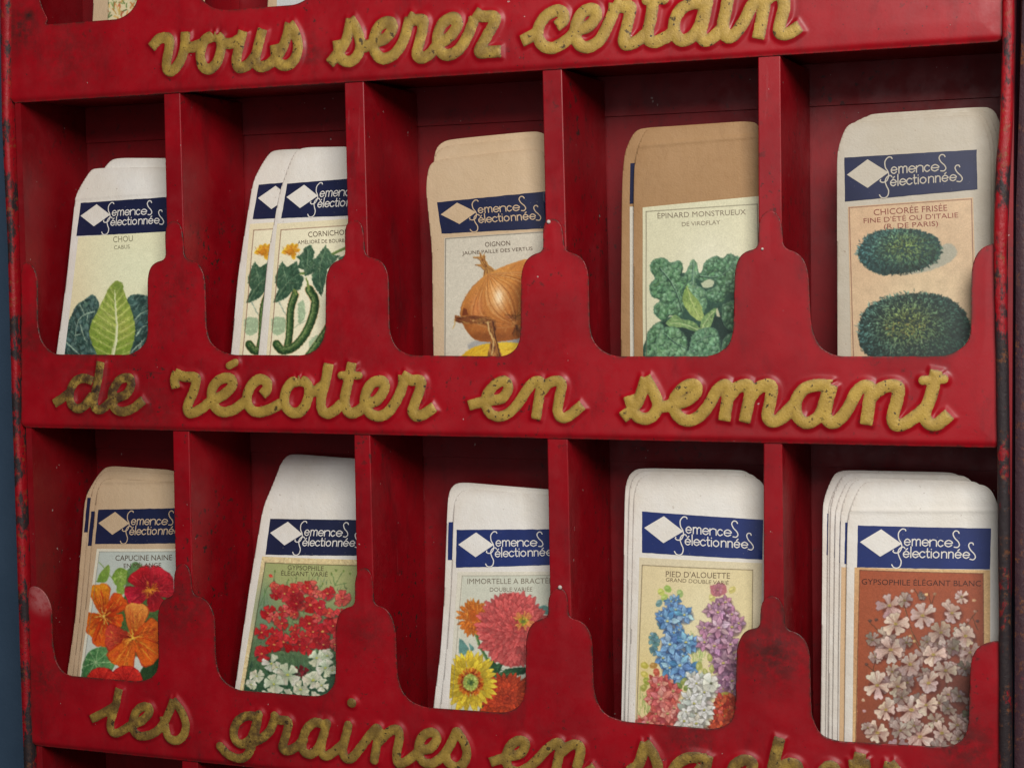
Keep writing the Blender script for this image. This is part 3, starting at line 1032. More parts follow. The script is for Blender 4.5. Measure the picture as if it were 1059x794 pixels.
def pic_cabbage(box):
    cv = Canvas(box, (236, 230, 188))
    cv.glow(75, 300, 30, 60, (238, 222, 176), .8)
    cv.glow(150, 280, 50, 40, (232, 234, 196), .8)
    T = win(60, 280, 8.355)
    greens = [(62, 94, 86), (46, 74, 68), (104, 140, 126), (32, 52, 48), (136, 166, 148)]
    L = T([(60, 560), (100, 430), (140, 350), (170, 295), (212, 268), (255, 240), (310, 206), (350, 240), (372, 300), (340, 390), (320, 460), (300, 560), (330, 660), (360, 800), (300, 960), (40, 960)])
    Rr = T([(590, 265), (640, 215), (700, 203), (760, 212), (880, 240), (980, 340), (960, 960), (600, 960), (610, 560), (600, 380)])
    for P, s in ((L, 1), (Rr, 2)):
        cv.poly(P, (58, 90, 84), .6, 1, (42, 66, 60), ((0, 300), (0, 375)), smooth=True, rough=.8, seed=s)
        cv.clip(P)
        cv.mottle(.35, .16, s)
        leaf_strokes(cv, P, 420, 2, 7, 1.1, greens, lambda q: -1.9 if q[0] < 112 else -.85, .6, .5)
        leaf_strokes(cv, P, 90, 3, 8, .5, [(168, 192, 178), (140, 172, 160)], lambda q: -1.8 if q[0] < 112 else -.8, .4, .6)
        cv.clip()
    for P in (L, Rr):
        cv.clip(P)
        for q in inpoly(P, 46):
            r = R(1.6, 3.6)
            cv.blob(q[0] + .8, q[1] + 1, r, r * .7, (24, 44, 50), .5, 1.6, R(0, 3))
            cv.blob(q[0], q[1], r, r * .6, vary((112, 148, 134), 16), .55, 1.4, R(0, 3))
        cv.clip()
    for v in ([(195, 290), (240, 372)], [(330, 352), (260, 372), (200, 410), (172, 480), (150, 610)], [(205, 470), (225, 540), (258, 612)], [(150, 560), (210, 545)], [(270, 385), (262, 430)],
              [(640, 710), (700, 650), (760, 590)], [(690, 560), (740, 490), (780, 470)], [(680, 420), (730, 370), (790, 340)], [(80, 620), (150, 680), (200, 725)], [(735, 600), (725, 700)]):
        cv.stroke(T(v), 1.3, .6, (176, 200, 172), .85)
    for v in ([(300, 400), (285, 520), (320, 660)], [(668, 560), (650, 660), (640, 760)], [(620, 280), (655, 370), (680, 470)]):
        cv.stroke(T(v), 1.6, 1.2, (22, 38, 40), .55, 1.2)
    leaf = T([(525, 85), (565, 105), (582, 165), (612, 255), (650, 340), (672, 430), (682, 520), (665, 620), (632, 725), (600, 960), (400, 960), (350, 725), (312, 640), (285, 540), (303, 450), (345, 370), (385, 290), (420, 220), (460, 140), (500, 95)])
    cv.poly(leaf, (150, 168, 66), .6, 1, (118, 148, 44), ((0, 290), (0, 370)), smooth=True)
    cv.clip(leaf)
    cv.glow(116, 330, 14, 16, (184, 190, 96), .6)
    cv.glow(131, 340, 8, 14, (190, 188, 84), .6)
    for k in range(9):
        y = 160 + k * 66
        for sgn in (-1, 1):
            xm = 508 + (y - 180) * .02
            w = 60 + 24 * k * (1 if k < 6 else .85)
            v = T([(xm, y + 60), (xm + sgn * w * .5, y + 10), (xm + sgn * w * 1.1, y - 60)])
            v2 = T([(xm, y + 88), (xm + sgn * w * .5, y + 44), (xm + sgn * w * 1.1, y - 24)])
            cv.stroke(v2, 2.6, 1.4, (100, 130, 40), .32, 1.8)
            cv.stroke(v, 2.2, 1.6, (182, 192, 100), .32, 1.8)
            cv.stroke(v, .7, .4, (222, 222, 140), .7)
    leaf_strokes(cv, leaf, 170, 1.5, 4, .9, [(104, 132, 40), (176, 190, 90), (140, 160, 60), (200, 204, 116)], lambda q: -.9 if q[0] > 121 else -2.2, .5, .4)
    cv.glow(124, 296, 6, 6, (84, 116, 40), .5)
    cv.clip()
    cv.stroke(T([(505, 170), (512, 330), (524, 480), (516, 600), (490, 725), (480, 900)]), 1.0, 4.2, (206, 212, 150), 1)
    cv.stroke(T([(508, 190), (516, 330), (528, 480), (522, 600), (500, 725)]), .4, 1.6, (240, 238, 200), .9)
    cv.dabs(5000, (236, 230, 188), 0.3)
    return cv.finish(0.9)


def cuke(cv, P, w, cols=((44, 78, 40), (86, 112, 58), (26, 50, 26))):
    P = catmull(P, 8)
    cv.stroke(P, w + 1.2, w + .6, (206, 120, 62), .5, .7, False)
    cv.stroke(P, w, w, cols[0], 1, .5, False)
    d = np.gradient(P, axis=0)
    n = np.stack([-d[:, 1], d[:, 0]], 1) / (np.hypot(d[:, 0], d[:, 1])[:, None] + 1e-9)
    cv.stroke(P + n * w * .14, w * .45, w * .4, cols[1], .8, 1.4, False)
    cv.stroke(P + n * w * .20, w * .12, w * .1, (150, 168, 110), .7, .8, False)
    cv.stroke(P - n * w * .36, w * .2, w * .2, cols[2], .7, 1.0, False)
    for k in range(int(len(P) * 2.6)):
        i = rng.integers(1, len(P) - 1)
        q = P[i] + n[i] * R(-.45, .45) * w
        cv.blob(q[0], q[1], R(.3, .55), R(.3, .55), vary((22, 42, 22), 8) if rng.random() < .6 else vary((146, 164, 96), 10), .8, .4)


def pic_cucumber(box):
    cv = Canvas(box, (233, 220, 182))
    T = win(235, 190, 4.292)
    cv.poly(T([(240, 205), (700, 170), (680, 900), (180, 900), (193, 745)]), (238, 230, 196), .5, 1)
    cv.glow(330, 300, 30, 40, (240, 234, 204), .8)
    frame(cv, (291, 238), (394, 231), (382, 395), (277.5, 395), (110, 60, 45), .8)
    # pale washed leaves behind
    for P in ([(198, 600), (225, 590), (262, 600), (262, 650), (230, 672), (200, 655)], [(318, 530), (345, 520), (350, 590), (322, 620)], [(370, 700), (410, 670), (400, 730), (372, 740)]):
        cv.poly(T(P), (150, 176, 138), .8, .85, smooth=True, rough=1, seed=4)
    cv.stroke(T([(230, 520), (250, 560), (262, 580)]), 1, .8, (150, 170, 150), .9)
    cv.stroke(T([(300, 640), (350, 610), (400, 590)]), .8, .6, (140, 160, 130), .8)
    # vine and leaves
    cv.stroke(T([(330, 400), (360, 390), (440, 330), (530, 285), (600, 250)]), 2.4, 2.8, (110, 134, 70), 1)
    cv.stroke(T([(320, 420), (318, 450), (312, 480)]), 1.4, 1.2, (100, 130, 60), 1)
    gl = [(60, 94, 70), (36, 64, 48), (96, 128, 96), (26, 48, 36), (120, 148, 112)]
    L1 = T([(345, 285), (375, 272), (395, 305), (385, 335), (400, 360), (380, 400), (350, 410), (345, 380), (315, 375), (330, 340), (310, 325), (340, 310)])
    L2 = T([(400, 330), (440, 275), (470, 315), (505, 320), (480, 350), (450, 380), (440, 440), (425, 500), (400, 470), (380, 430), (385, 380), (375, 340)])
    L3 = T([(215, 410), (245, 345), (270, 370), (315, 345), (325, 400), (345, 420), (330, 470), (290, 480), (270, 505), (235, 520), (205, 530), (230, 470), (215, 440)])
    L4 = T([(500, 330), (560, 300), (620, 330), (600, 420), (540, 440), (500, 400)])
    for P, s, a in ((L2, 1, 1.2), (L1, 2, 1.5), (L3, 3, 2.3), (L4, 4, .8)):
        cv.poly(P, (66, 100, 74), .5, 1, (46, 78, 58), (P[0], P[len(P) // 2]), rough=.9, seed=s)
        cv.clip(P, False)
        leaf_strokes(cv, P, 130, 2, 5, 1.0, gl, a, .7, .6)
        leaf_strokes(cv, P, 26, 3, 6, .45, [(140, 166, 130), (112, 144, 110)], a, .8, .7)
        cv.clip()
    for v in ([(210, 525), (270, 440), (330, 395)], [(270, 440), (250, 370)], [(270, 440), (320, 440)], [(362, 290), (362, 340), (355, 400)], [(440, 290), (415, 380), (425, 480)]):
        cv.stroke(T(v), .6, .5, (136, 160, 120), .8)
    # flower
    for k in range(9):
        petal(cv, 302 + R(-1, 1), 259 + R(-1, 1), k * .7 + R(-.2, .2), R(6, 11), R(3.5, 5), (214, 140, 30), (238, 186, 52), None, 2, .5)
    for k in range(22):
        cv.stroke([(302 + R(-9, 9), 259 + R(-5, 6)), (302 + R(-9, 9), 259 + R(-6, 6))], .5, .4, vary((190, 104, 20), 14), .6)
    cv.glow(300, 262, 3, 2, (170, 90, 20), .7)
    cuke(cv, T([(305, 492), (285, 560), (283, 640), (275, 720)]), 7.6)
    cuke(cv, T([(370, 470), (395, 520), (385, 590), (350, 670), (300, 725), (250, 738), (222, 712)]), 8.6)
    cuke(cv, T([(470, 610), (440, 660), (400, 720), (340, 800)]), 7.5)
    cv.stroke(T([(300, 470), (310, 490)]), 2, 2.6, (120, 140, 70), 1)
    cv.stroke(T([(355, 420), (362, 440), (368, 470)]), 1.6, 2.4, (120, 140, 70), 1)
    cv.dabs(5000, (238, 230, 196), 0.3)
    return cv.finish(0.95)


def pic_onion(box):
    cv = Canvas(box, (205, 196, 178))
    cv.glow(470, 300, 50, 70, (212, 204, 186), .7)
    cv.mottle(.035, .5, 4)
    frame(cv, (461.3, 247), (573, 239.5), (573, 395), (460.8, 395), (70, 62, 54), .8)
    T = win(440, 240, 6.017)
    # cast tint on the ground of the drawing
    cv.poly(T([(270, 700), (330, 670), (420, 680), (600, 640), (640, 690), (420, 730), (290, 735)]), (150, 150, 150), 2.5, .8, smooth=True)
    body = T([(375, 270), (425, 245), (500, 210), (580, 182), (650, 170), (740, 190), (810, 270), (820, 380), (780, 520), (700, 620), (590, 660), (480, 680), (380, 682), (310, 665), (260, 610), (235, 560), (222, 500), (240, 430), (290, 350), (335, 305)])
    cv.poly(body, (202, 136, 66), .7, 1, (158, 88, 36), ((500, 280), (520, 355)), smooth=True)
    cv.clip(body)
    cv.glow(512, 303, 9, 17, (226, 160, 92), .9)
    cv.glow(517, 308, 7, 12, (248, 212, 164), .95)
    cv.glow(494, 318, 7, 14, (206, 130, 78), .8)
    cv.glow(484, 332, 5, 12, (128, 66, 24), .5)
    cv.glow(528, 285, 16, 8, (214, 150, 74), .7)
    cv.glow(505, 348, 30, 5, (112, 58, 20), .6)
    cv.glow(540, 300, 8, 30, (170, 96, 36), .7)
    # meridian skins run from the neck to the root
    for k in range(34):
        t = k / 33
        a = np.array(T([(395, 262)])[0])
        e = np.array(T([(600 - 60 * t, 585)])[0])
        bow = -62 + 150 * t
        n_ = np.array([(e - a)[1], -(e - a)[0]]) / np.hypot(*(e - a))
        P = [a + (e - a) * u + n_ * bow * math.sin(math.pi * u) * .62 for u in (0, .2, .4, .6, .8, 1)]
        c = [(236, 190, 130), (122, 62, 20), (214, 140, 66), (160, 88, 32)][k % 4]
        cv.stroke(P, R(.4, 1.0), R(.4, .9), c, R(.35, .7), .7)
    leaf_strokes(cv, body, 200, 3, 9, .5, [(232, 178, 108), (128, 66, 24), (196, 118, 50), (168, 92, 36)], -1.0, .4, .4)
    cv.clip()
    cv.glow(517, 306, 3.2, 6, (252, 230, 196), .7)
    cv.stroke(catmull(body, 3)[46:], .5, .5, (110, 54, 20), .5)
    for k in range(26):
        a = R(0, 6.28)
        cv.stroke([(532 + R(-3, 3), 328 + R(-2, 2)), (532 + 9 * math.cos(a), 327 + 5 * math.sin(a))], .5, .4, vary((96, 50, 20), 16), .7)
    for k in range(14):
        cv.stroke([(535 + R(-1, 1), 336), (537 + R(-6, 3), 345 + R(-2, 3))], .7, .4, vary((90, 50, 22), 18), .8)
    # neck above
    cv.poly(T([(362, 285), (372, 240), (352, 215), (312, 205), (350, 200), (345, 170), (300, 155), (345, 155), (340, 118), (362, 150), (375, 130), (380, 175), (400, 205), (440, 240), (400, 262)]), (176, 122, 62), .5, 1, rough=.5)
    for v in ([(372, 262), (380, 220), (360, 170), (345, 125)], [(395, 255), (385, 215), (372, 150)], [(315, 205), (345, 215), (375, 240)], [(305, 158), (340, 172), (372, 215)], [(430, 240), (395, 220), (380, 200)]):
        cv.stroke(T(v), .8, .5, (84, 38, 18), .9)
        cv.stroke([(x + .7, y) for x, y in T(v)], .5, .3, (224, 184, 100), .8)
    # dried stalk lying in front and the next bulb
    yb = T([(230, 770), (280, 730), (350, 700), (430, 690), (520, 685), (600, 695), (700, 740), (720, 960), (200, 960)])
    cv.poly(yb, (206, 160, 34), .6, 1, (222, 186, 52), ((480, 365), (520, 355)), smooth=True)
    cv.clip(yb)
    leaf_strokes(cv, yb, 120, 4, 10, .7, [(236, 208, 84), (176, 122, 24), (214, 170, 40)], -.5, .5, .6)
    cv.clip()
    st = T([(188, 518), (240, 525), (290, 515), (350, 522), (400, 530), (440, 548), (450, 590), (440, 640), (460, 700), (480, 760), (475, 800), (385, 800), (400, 740), (415, 660), (405, 610), (380, 575), (320, 570), (260, 572), (215, 565), (185, 550)])
    cv.poly(st, (122, 66, 34), .5, 1, (150, 98, 48), ((475, 330), (515, 360)), rough=.5)
    cv.clip(st, False)
    leaf_strokes(cv, st, 120, 3, 8, .7, [(84, 38, 22), (178, 124, 62), (60, 26, 16), (208, 164, 92)], lambda q: .1 if q[0] < 505 else 1.4, .3, .8)
    cv.clip()
    cv.stroke(T([(190, 540), (185, 580), (172, 600)]), .8, .4, (190, 140, 50), .9)
    cv.poly(T([(232, 520), (240, 470), (262, 480), (272, 515)]), (110, 50, 22), .6, .9)
    cv.stroke(T([(395, 560), (405, 620), (430, 680), (420, 760)]), 1.6, 1.0, (222, 190, 130), .8)
    cv.stroke(T([(430, 560), (438, 640), (460, 720), (470, 790)]), 1.2, 1.2, (62, 30, 16), .8)
    cv.dabs(2600, (205, 196, 178), 0.13)
    return cv.finish(1.0)


def crinkle(cv, P, base, seed, vein=None, light=(150, 190, 154), dark=(26, 52, 42)):
    """savoyed leaf: puckered cushions between veins"""
    base = tuple(np.clip(np.array(base) * np.array([1.2, 1.16, .96]), 0, 255))
    cv.poly(P, base, .5, 1, smooth=True, rough=1.1, seed=seed)
    cv.clip(P)
    cv.mottle(.3, .2, seed)
    Q = np.asarray(P)
    area = (np.ptp(Q[:, 0]) * np.ptp(Q[:, 1]))
    for q in inpoly(P, int(area / 13)):
        r = R(1.5, 3.9)
        a = R(0, 3)
        cv.blob(q[0] + .7, q[1] + .9, r * 1.05, r * .8, vary(dark, 6), .5, 1.2, a)
        cv.blob(q[0], q[1], r, r * .75, vary(base, 7), .75, .9, a)
        cv.blob(q[0] - r * .2, q[1] - r * .3, r * .55, r * .35, vary(light, 9), .6, .9, a)
    for q in inpoly(P, int(area / 40)):
        t = R(0, 6.3)
        cv.stroke([q, (q[0] + 1.8 * math.cos(t), q[1] + 1.8 * math.sin(t))], .8, .4, dark, .7)
    Pc = catmull(np.vstack([P, P[:1]]), 4)
    cv.stroke(Pc, 2.2, 2.2, dark, .55, 1.4, False)
    cv.stroke(Pc + np.array([.5, .6]), .7, .7, light, .45, .7, False)
    if vein:
        cv.stroke(vein, 1.8, 1.2, dark, .75, 1)
        cv.stroke([(x + .6, y - .5) for x, y in vein], .8, .5, light, .8)
    cv.clip()


def pic_spinach(box):
    cv = Canvas(box, (212, 207, 172))
    cv.glow(735, 270, 30, 30, (222, 218, 190), .8)
    frame(cv, (668.4, 219), (783.5, 211.3), (787, 395), (669, 395), (88, 78, 62), .8)
    T = win(655, 200, 4.615)
    g = (80, 124, 100)
    cv.poly(T([(110, 420), (240, 380), (320, 380), (440, 420), (560, 430), (620, 560), (620, 900), (60, 900), (70, 680), (150, 600), (230, 560)]), (44, 78, 62), 1, 1, smooth=True)
    cv.poly(T([(75, 775), (90, 640), (180, 600), (300, 640), (430, 560), (600, 540), (640, 960), (60, 960)]), (30, 54, 46), .6, 1)
    crinkle(cv, T([(245, 395), (290, 315), (315, 380), (300, 430), (350, 470), (345, 560), (290, 560)]), (98, 140, 116), 11, T([(290, 330), (285, 430)]), (160, 192, 164), (52, 86, 70))
    crinkle(cv, T([(82, 345), (100, 318), (150, 308), (180, 330), (225, 322), (240, 355), (232, 400), (262, 385), (262, 430), (235, 470), (248, 540), (225, 590), (180, 580), (150, 610), (105, 575), (105, 535), (130, 510), (92, 490), (80, 440), (105, 405), (88, 375)]), g, 1, T([(130, 360), (180, 420), (215, 490), (235, 560)]))
    crinkle(cv, T([(300, 390), (330, 375), (345, 330), (395, 300), (430, 310), (460, 290), (520, 310), (560, 340), (560, 430), (500, 470), (450, 480), (430, 520), (370, 510), (350, 470), (400, 440), (380, 410), (330, 420)]), (72, 114, 92), 2, T([(320, 395), (390, 400), (440, 380), (490, 330)]))
    cv.poly(T([(325, 430), (360, 410), (390, 420), (380, 445), (340, 450)]), (196, 200, 164), .8, .9, smooth=True)
    crinkle(cv, T([(430, 530), (480, 510), (560, 500), (600, 600), (580, 680), (480, 660), (430, 610)]), (58, 96, 76), 3)
    cv.poly(T([(395, 560), (405, 545), (420, 590), (402, 585)]), (200, 196, 156), .6, .9)
    y1 = T([(260, 435), (285, 480), (305, 500), (330, 540), (340, 600), (310, 605), (262, 560), (238, 500)])
    cv.poly(y1, (112, 142, 66), .5, 1, (150, 172, 92), ((712, 300), (722, 325)), smooth=True)
    cv.clip(y1)
    leaf_strokes(cv, y1, 60, 1.5, 4, .8, [(80, 112, 52), (176, 192, 112), (138, 160, 84)], 1.0, .6, .6)
    cv.clip()
    cv.stroke(T([(262, 450), (285, 520), (320, 595)]), .7, .7, (196, 206, 138), .9)
    y2 = T([(155, 620), (200, 580), (240, 600), (290, 610), (320, 640), (310, 660), (240, 640), (190, 640)])
    y3 = T([(320, 650), (330, 600), (360, 570), (400, 545), (385, 600), (370, 640), (330, 665)])
    for P in (y2, y3):
        cv.poly(P, (124, 156, 92), .5, 1, (98, 134, 78), (P[0], P[3]), smooth=True)
        cv.clip(P)
        leaf_strokes(cv, P, 50, 1.5, 4, .8, [(78, 114, 66), (168, 190, 124)], .2, .8, .6)
        cv.clip()
    cv.stroke(T([(180, 620), (240, 622), (318, 652)]), .8, .8, (190, 204, 146), .9)
    cv.stroke(T([(328, 655), (350, 610), (392, 560)]), .7, .6, (190, 204, 146), .9)
    crinkle(cv, T([(70, 660), (120, 615), (150, 640), (130, 700), (120, 780), (60, 800)]), (76, 118, 96), 4)
    crinkle(cv, T([(120, 680), (150, 640), (210, 640), (250, 680), (262, 730), (240, 800), (150, 830), (110, 760)]), (92, 136, 112), 5, T([(150, 670), (200, 710), (265, 745)]))
    crinkle(cv, T([(270, 740), (290, 670), (350, 640), (400, 650), (420, 720), (410, 800), (300, 840), (250, 790)]), (84, 128, 110), 6, T([(280, 735), (340, 690), (390, 680)]))
    crinkle(cv, T([(430, 700), (480, 660), (560, 660), (560, 860), (420, 860)]), (62, 98, 80), 7)
    cv.dabs(5000, (212, 207, 172), 0.3)
    return cv.finish(0.9)


def frizz(cv, cx, cy, rx, ry, gx, gy, core, n=1500):
    for k in range(n):
        t = math.sqrt(rng.random())
        a = R(0, 6.283)
        j = 1 + R(-.05, .05)
        x, y = cx + rx * t * math.cos(a) * j, cy + ry * t * math.sin(a) * j
        d = math.hypot((x - gx) / (rx * .62), (y - gy) / (ry * .72))
        blue = max(0, min(1, (cx - x) / rx * .6 + .45 - .4 * (y - cy) / ry))
        rim = np.array([36, 74, 62]) * (1 - blue) + np.array([66, 118, 124]) * blue
        m = np.exp(-d * d * 1.1)
        c = rim * (1 - m) + np.array(core) * m
        c = c * (R(.35, .75) if rng.random() < .5 else R(.9, 1.4))
        low = max(0, (y - cy) / ry - .35)
        c = c * (1 - .5 * low)
        ang = math.atan2((y - gy) / ry, (x - gx) / rx) + R(-1.0, 1.0)
        ln = R(1.4, 3.4)
        px, py = x + ln * math.cos(ang), y + ln * math.sin(ang)
        cv.stroke([(x, y), ((x + px) / 2 + R(-.6, .6), (y + py) / 2 + R(-.6, .6)), (px, py)], R(.7, 1.3), .4, np.clip(c, 0, 255), .9, .45)


def pic_chicory(box):
    cv = Canvas(box, (214, 180, 140))
    cv.glow(950, 300, 60, 30, (220, 194, 152), .8)
    cv.glow(900, 240, 25, 60, (222, 178, 136), .5)
    cv.mottle(.05, .12, 3)
    frame(cv, (878.4, 215), (1004.8, 206), (1009.5, 395), (883.5, 395), (112, 66, 52), .9)
    T = win(870, 205, 4.754)
    cv.poly(T([(300, 380), (380, 340), (470, 300), (495, 235), (540, 225), (572, 265), (540, 310), (470, 345), (400, 365)]), (168, 166, 146), 1.2, .9, smooth=True, rough=.8)
    cv.poly(T([(95, 230), (150, 175), (250, 152), (360, 155), (450, 180), (490, 225), (480, 290), (400, 345), (290, 370), (190, 375), (110, 330), (85, 280)]), (34, 66, 62), 1, 1, smooth=True, rough=1.6)
    frizz(cv, *T([(285, 262)])[0], 43, 22.5, *T([(310, 240)])[0], (128, 150, 74), 1300)
    cv.poly(T([(85, 660), (110, 560), (200, 500), (350, 470), (500, 480), (590, 540), (632, 620), (610, 720), (520, 790), (350, 830), (180, 800), (100, 740)]), (26, 48, 42), 1, 1, smooth=True, rough=1.8)
    frizz(cv, *T([(358, 650)])[0], 57.5, 39, *T([(325, 610)])[0], (132, 146, 70), 2500)
    for k in range(60):
        x, y = T([(R(215, 420), R(610, 690))])[0]
        cv.stroke([(x, y), (x + R(-2, 2), y + R(-2, 1))], .8, .4, vary((172, 152, 66), 12), .8)
    for k in range(60):
        x, y = T([(R(220, 520), R(700, 775))])[0]
        cv.stroke([(x, y), (x + R(-2, 2), y + R(-2, 1))], .6, .4, vary((150, 172, 132), 12), .8)
    cv.dabs(3500, (214, 180, 140), 0.3)
    return cv.finish(0.9)


def nasturtium(cv, x, y, r, pet, core):
    for (a, ln, wd, c0, c1, e) in pet:
        petal(cv, x, y, a, ln * r, wd * r * .86, c0, c1, e, 5, .8, .06)
        for k in range(26):
            t = a + R(-.42, .42) * wd
            d0, d1 = R(.15, .7) * ln * r, R(.08, .26) * ln * r
            w_ = [(232, 176, 60), (150, 26, 18), (236, 128, 44), (180, 34, 30)][rng.integers(4)] if c1[1] > 60 else [(226, 84, 84), (120, 10, 22), (150, 16, 30)][rng.integers(3)]
            cv.stroke([(x + d0 * math.cos(t), y + d0 * math.sin(t)), (x + (d0 + d1) * math.cos(t + R(-.1, .1)), y + (d0 + d1) * math.sin(t + R(-.1, .1)))], R(.8, 2.2), .5, w_, R(.2, .5), 1.0, False)
        for k in range(5):
            t = a + (k - 2) * .17 * wd
            cv.stroke([(x, y), (x + .3 * ln * r * math.cos(t), y + .3 * ln * r * math.sin(t)), (x + .62 * ln * r * math.cos(t * 1.01), y + .62 * ln * r * math.sin(t))], .7, .3, np.asarray(c0) * .6, .6)
    for k in range(12):
        a = R(0, 6.28)
        cv.stroke([(x, y), (x + R(.15, .42) * r * math.cos(a), y + R(.15, .42) * r * math.sin(a))], .8, .35, vary(core, 14), .85)
    for k in range(9):
        cv.blob(x + R(-.15, .15) * r, y + R(-.15, .15) * r, .7, .5, vary((240, 180, 70), 16), .8)


def pic_nasturtium(box):
    cv = Canvas(box, (226, 220, 200))
    T = win(75, 560, 5.478)
    cv.poly(T([(158, 55), (720, 52), (640, 960), (40, 960), (60, 750)]), (192, 200, 192), .5, 1, (206, 210, 200), ((100, 570), (100, 640)))
    frame(cv, (103.8, 570), (201, 569.5), (188, 722), (83, 722), (120, 120, 110), .6)
    cv.stroke(T([(155, 115), (190, 150), (240, 215)]), .8, .8, (110, 140, 60), .9)
    for P in ([(140, 225), (160, 180), (210, 128), (218, 170), (195, 225)], [(262, 190), (300, 240), (300, 290), (260, 290)]):
        cv.poly(T(P), (104, 140, 54), .5, 1, (140, 168, 78), (T(P)[0], T(P)[2]), smooth=True)
    cv.poly(T([(230, 195), (255, 155), (290, 145), (325, 170), (325, 220), (290, 250), (250, 240)]), (112, 146, 52), .5, 1, (134, 164, 74), ((118, 590), (134, 600)), smooth=True)
    for k in range(9):
        a = k * .7
        x, y = T([(280, 195)])[0]
        cv.stroke([(x, y), (x + 7 * math.cos(a), y + 7 * math.sin(a))], .5, .4, (196, 208, 134), .8)
    cv.poly(T([(320, 160), (370, 110), (440, 190), (330, 300), (280, 420), (300, 330)]), (70, 110, 52), 1, .8, smooth=True)
    # lower leaf
    lp = T([(62, 690), (100, 620), (170, 590), (240, 590), (260, 650), (230, 730), (150, 760), (60, 800)])
    cv.poly(lp, (62, 112, 66), .5, 1, (98, 150, 92), ((90, 690), (115, 680)), smooth=True)
    cv.clip(lp)
    leaf_strokes(cv, lp, 130, 2, 5, .9, [(48, 92, 54), (120, 168, 104), (84, 134, 76)], 2.6, 1.4, .6)
    x, y = T([(140, 678)])[0]
    for k in range(9):
        cv.stroke([(x, y), (x + 20 * math.cos(k * .7), y + 20 * math.sin(k * .7))], .8, .4, (190, 210, 160), .8)
    cv.clip()
    cv.poly(T([(380, 760), (420, 690), (480, 640), (540, 700), (520, 960), (360, 960)]), (38, 66, 34), 1, 1, smooth=True)
    cv.poly(T([(270, 330), (420, 250), (560, 330), (520, 560), (420, 640), (260, 620), (180, 520), (200, 420)]), (64, 92, 44), 2, .95, smooth=True)
    red, crim, dk = (196, 30, 40), (214, 40, 58), (120, 14, 26)
    X, Y = T([(450, 270)])[0]
    nasturtium(cv, X, Y, 26, [(-2.2, 1.0, .95, dk, red, (150, 16, 30)), (-.95, 1.0, .95, dk, crim, (150, 16, 30)), (-.1, .95, .8, dk, (206, 34, 50), (150, 16, 30)), (2.75, 1.05, .9, dk, (208, 34, 62), (150, 16, 30)), (1.2, .9, .8, dk, (168, 22, 32), None)], (226, 150, 50))
    for k in range(24):
        a = R(0, 6.28)
        cv.stroke([(X, Y), (X + R(3, 9) * math.cos(a), Y + R(3, 9) * math.sin(a))], .7, .4, vary((224, 140, 40), 20), .8)
    X, Y = T([(185, 420)])[0]
    org = (226, 92, 22)
    yel = (232, 152, 36)
    nasturtium(cv, X, Y, 27, [(-1.75, 1.3, .8, (176, 60, 18), yel, (196, 70, 20)), (-.75, 1.1, .72, (176, 50, 16), (224, 96, 30), (190, 50, 20)), (2.9, .75, .55, (180, 60, 16), (220, 120, 30), (190, 50, 20)), (2.2, .95, .6, (170, 50, 16), (226, 126, 36), (186, 46, 18)), (1.65, 1.2, .7, (178, 50, 14), (230, 104, 30), (190, 50, 20)), (.3, .8, .6, (160, 40, 16), org, None)], (240, 200, 90))
    X, Y = T([(355, 540)])[0]
    nasturtium(cv, X, Y, 30, [(2.95 + .2, 1.02, .88, (140, 40, 20), (206, 72, 54), (160, 40, 30)), (-1.45, 1.25, .8, (190, 74, 22), (236, 158, 74), (190, 80, 30)), (-.35, 1.0, .8, (190, 66, 20), (222, 110, 36), (190, 60, 20)), (.75, 1.15, .9, (204, 96, 26), (226, 96, 28), (180, 46, 16)), (2.1, 1.15, .95, (206, 96, 30), (224, 102, 32), (180, 46, 16))], (240, 176, 60))
    for a in (1.9, 2.2, .9, .6):
        cv.stroke([(X + 14 * math.cos(a), Y + 14 * math.sin(a)), (X + 30 * math.cos(a), Y + 30 * math.sin(a))], 1.2, .6, (240, 176, 60), .6)
    # red blooms cut by the pocket edge
    for (px, py, r) in ((175, 800, 17), (315, 790, 17)):
        X, Y = T([(px, py)])[0]
        for a in (-2.6, -1.9, -1.2, -.5):
            petal(cv, X, Y, a, r, r * .8, (150, 20, 22), (212, 48, 36), (140, 18, 20), 5, .9)
    cv.dabs(6000, (200, 205, 196), 0.32)
    return cv.finish(1.02)


def small_flower(cv, x, y, r, n, c0, c1, edge, eye, rot=0.0, notch=.12, flat=1.0, streak=2, wide=.56):
    tilt, sq = R(0, 3.14), R(.0, .45)
    for k in range(n):
        a = rot + k * 6.283 / n + R(-.22, .22)
        l_ = r * R(.82, 1.12) * (1 - sq * abs(math.cos(a - tilt)))
        petal(cv, x, y, a, l_, r * wide * R(.8, 1.2), vary(c0, 7), vary(c1, 12), edge, streak, .95, notch)
    cv.blob(x, y, r * .13, r * .10, eye, .85, .6)
    cv.stroke([(x - r * .15, y + r * .1), (x + r * .2, y + r * .12)], .7, .4, np.asarray(edge if edge is not None else c0, float) * .6, .6)


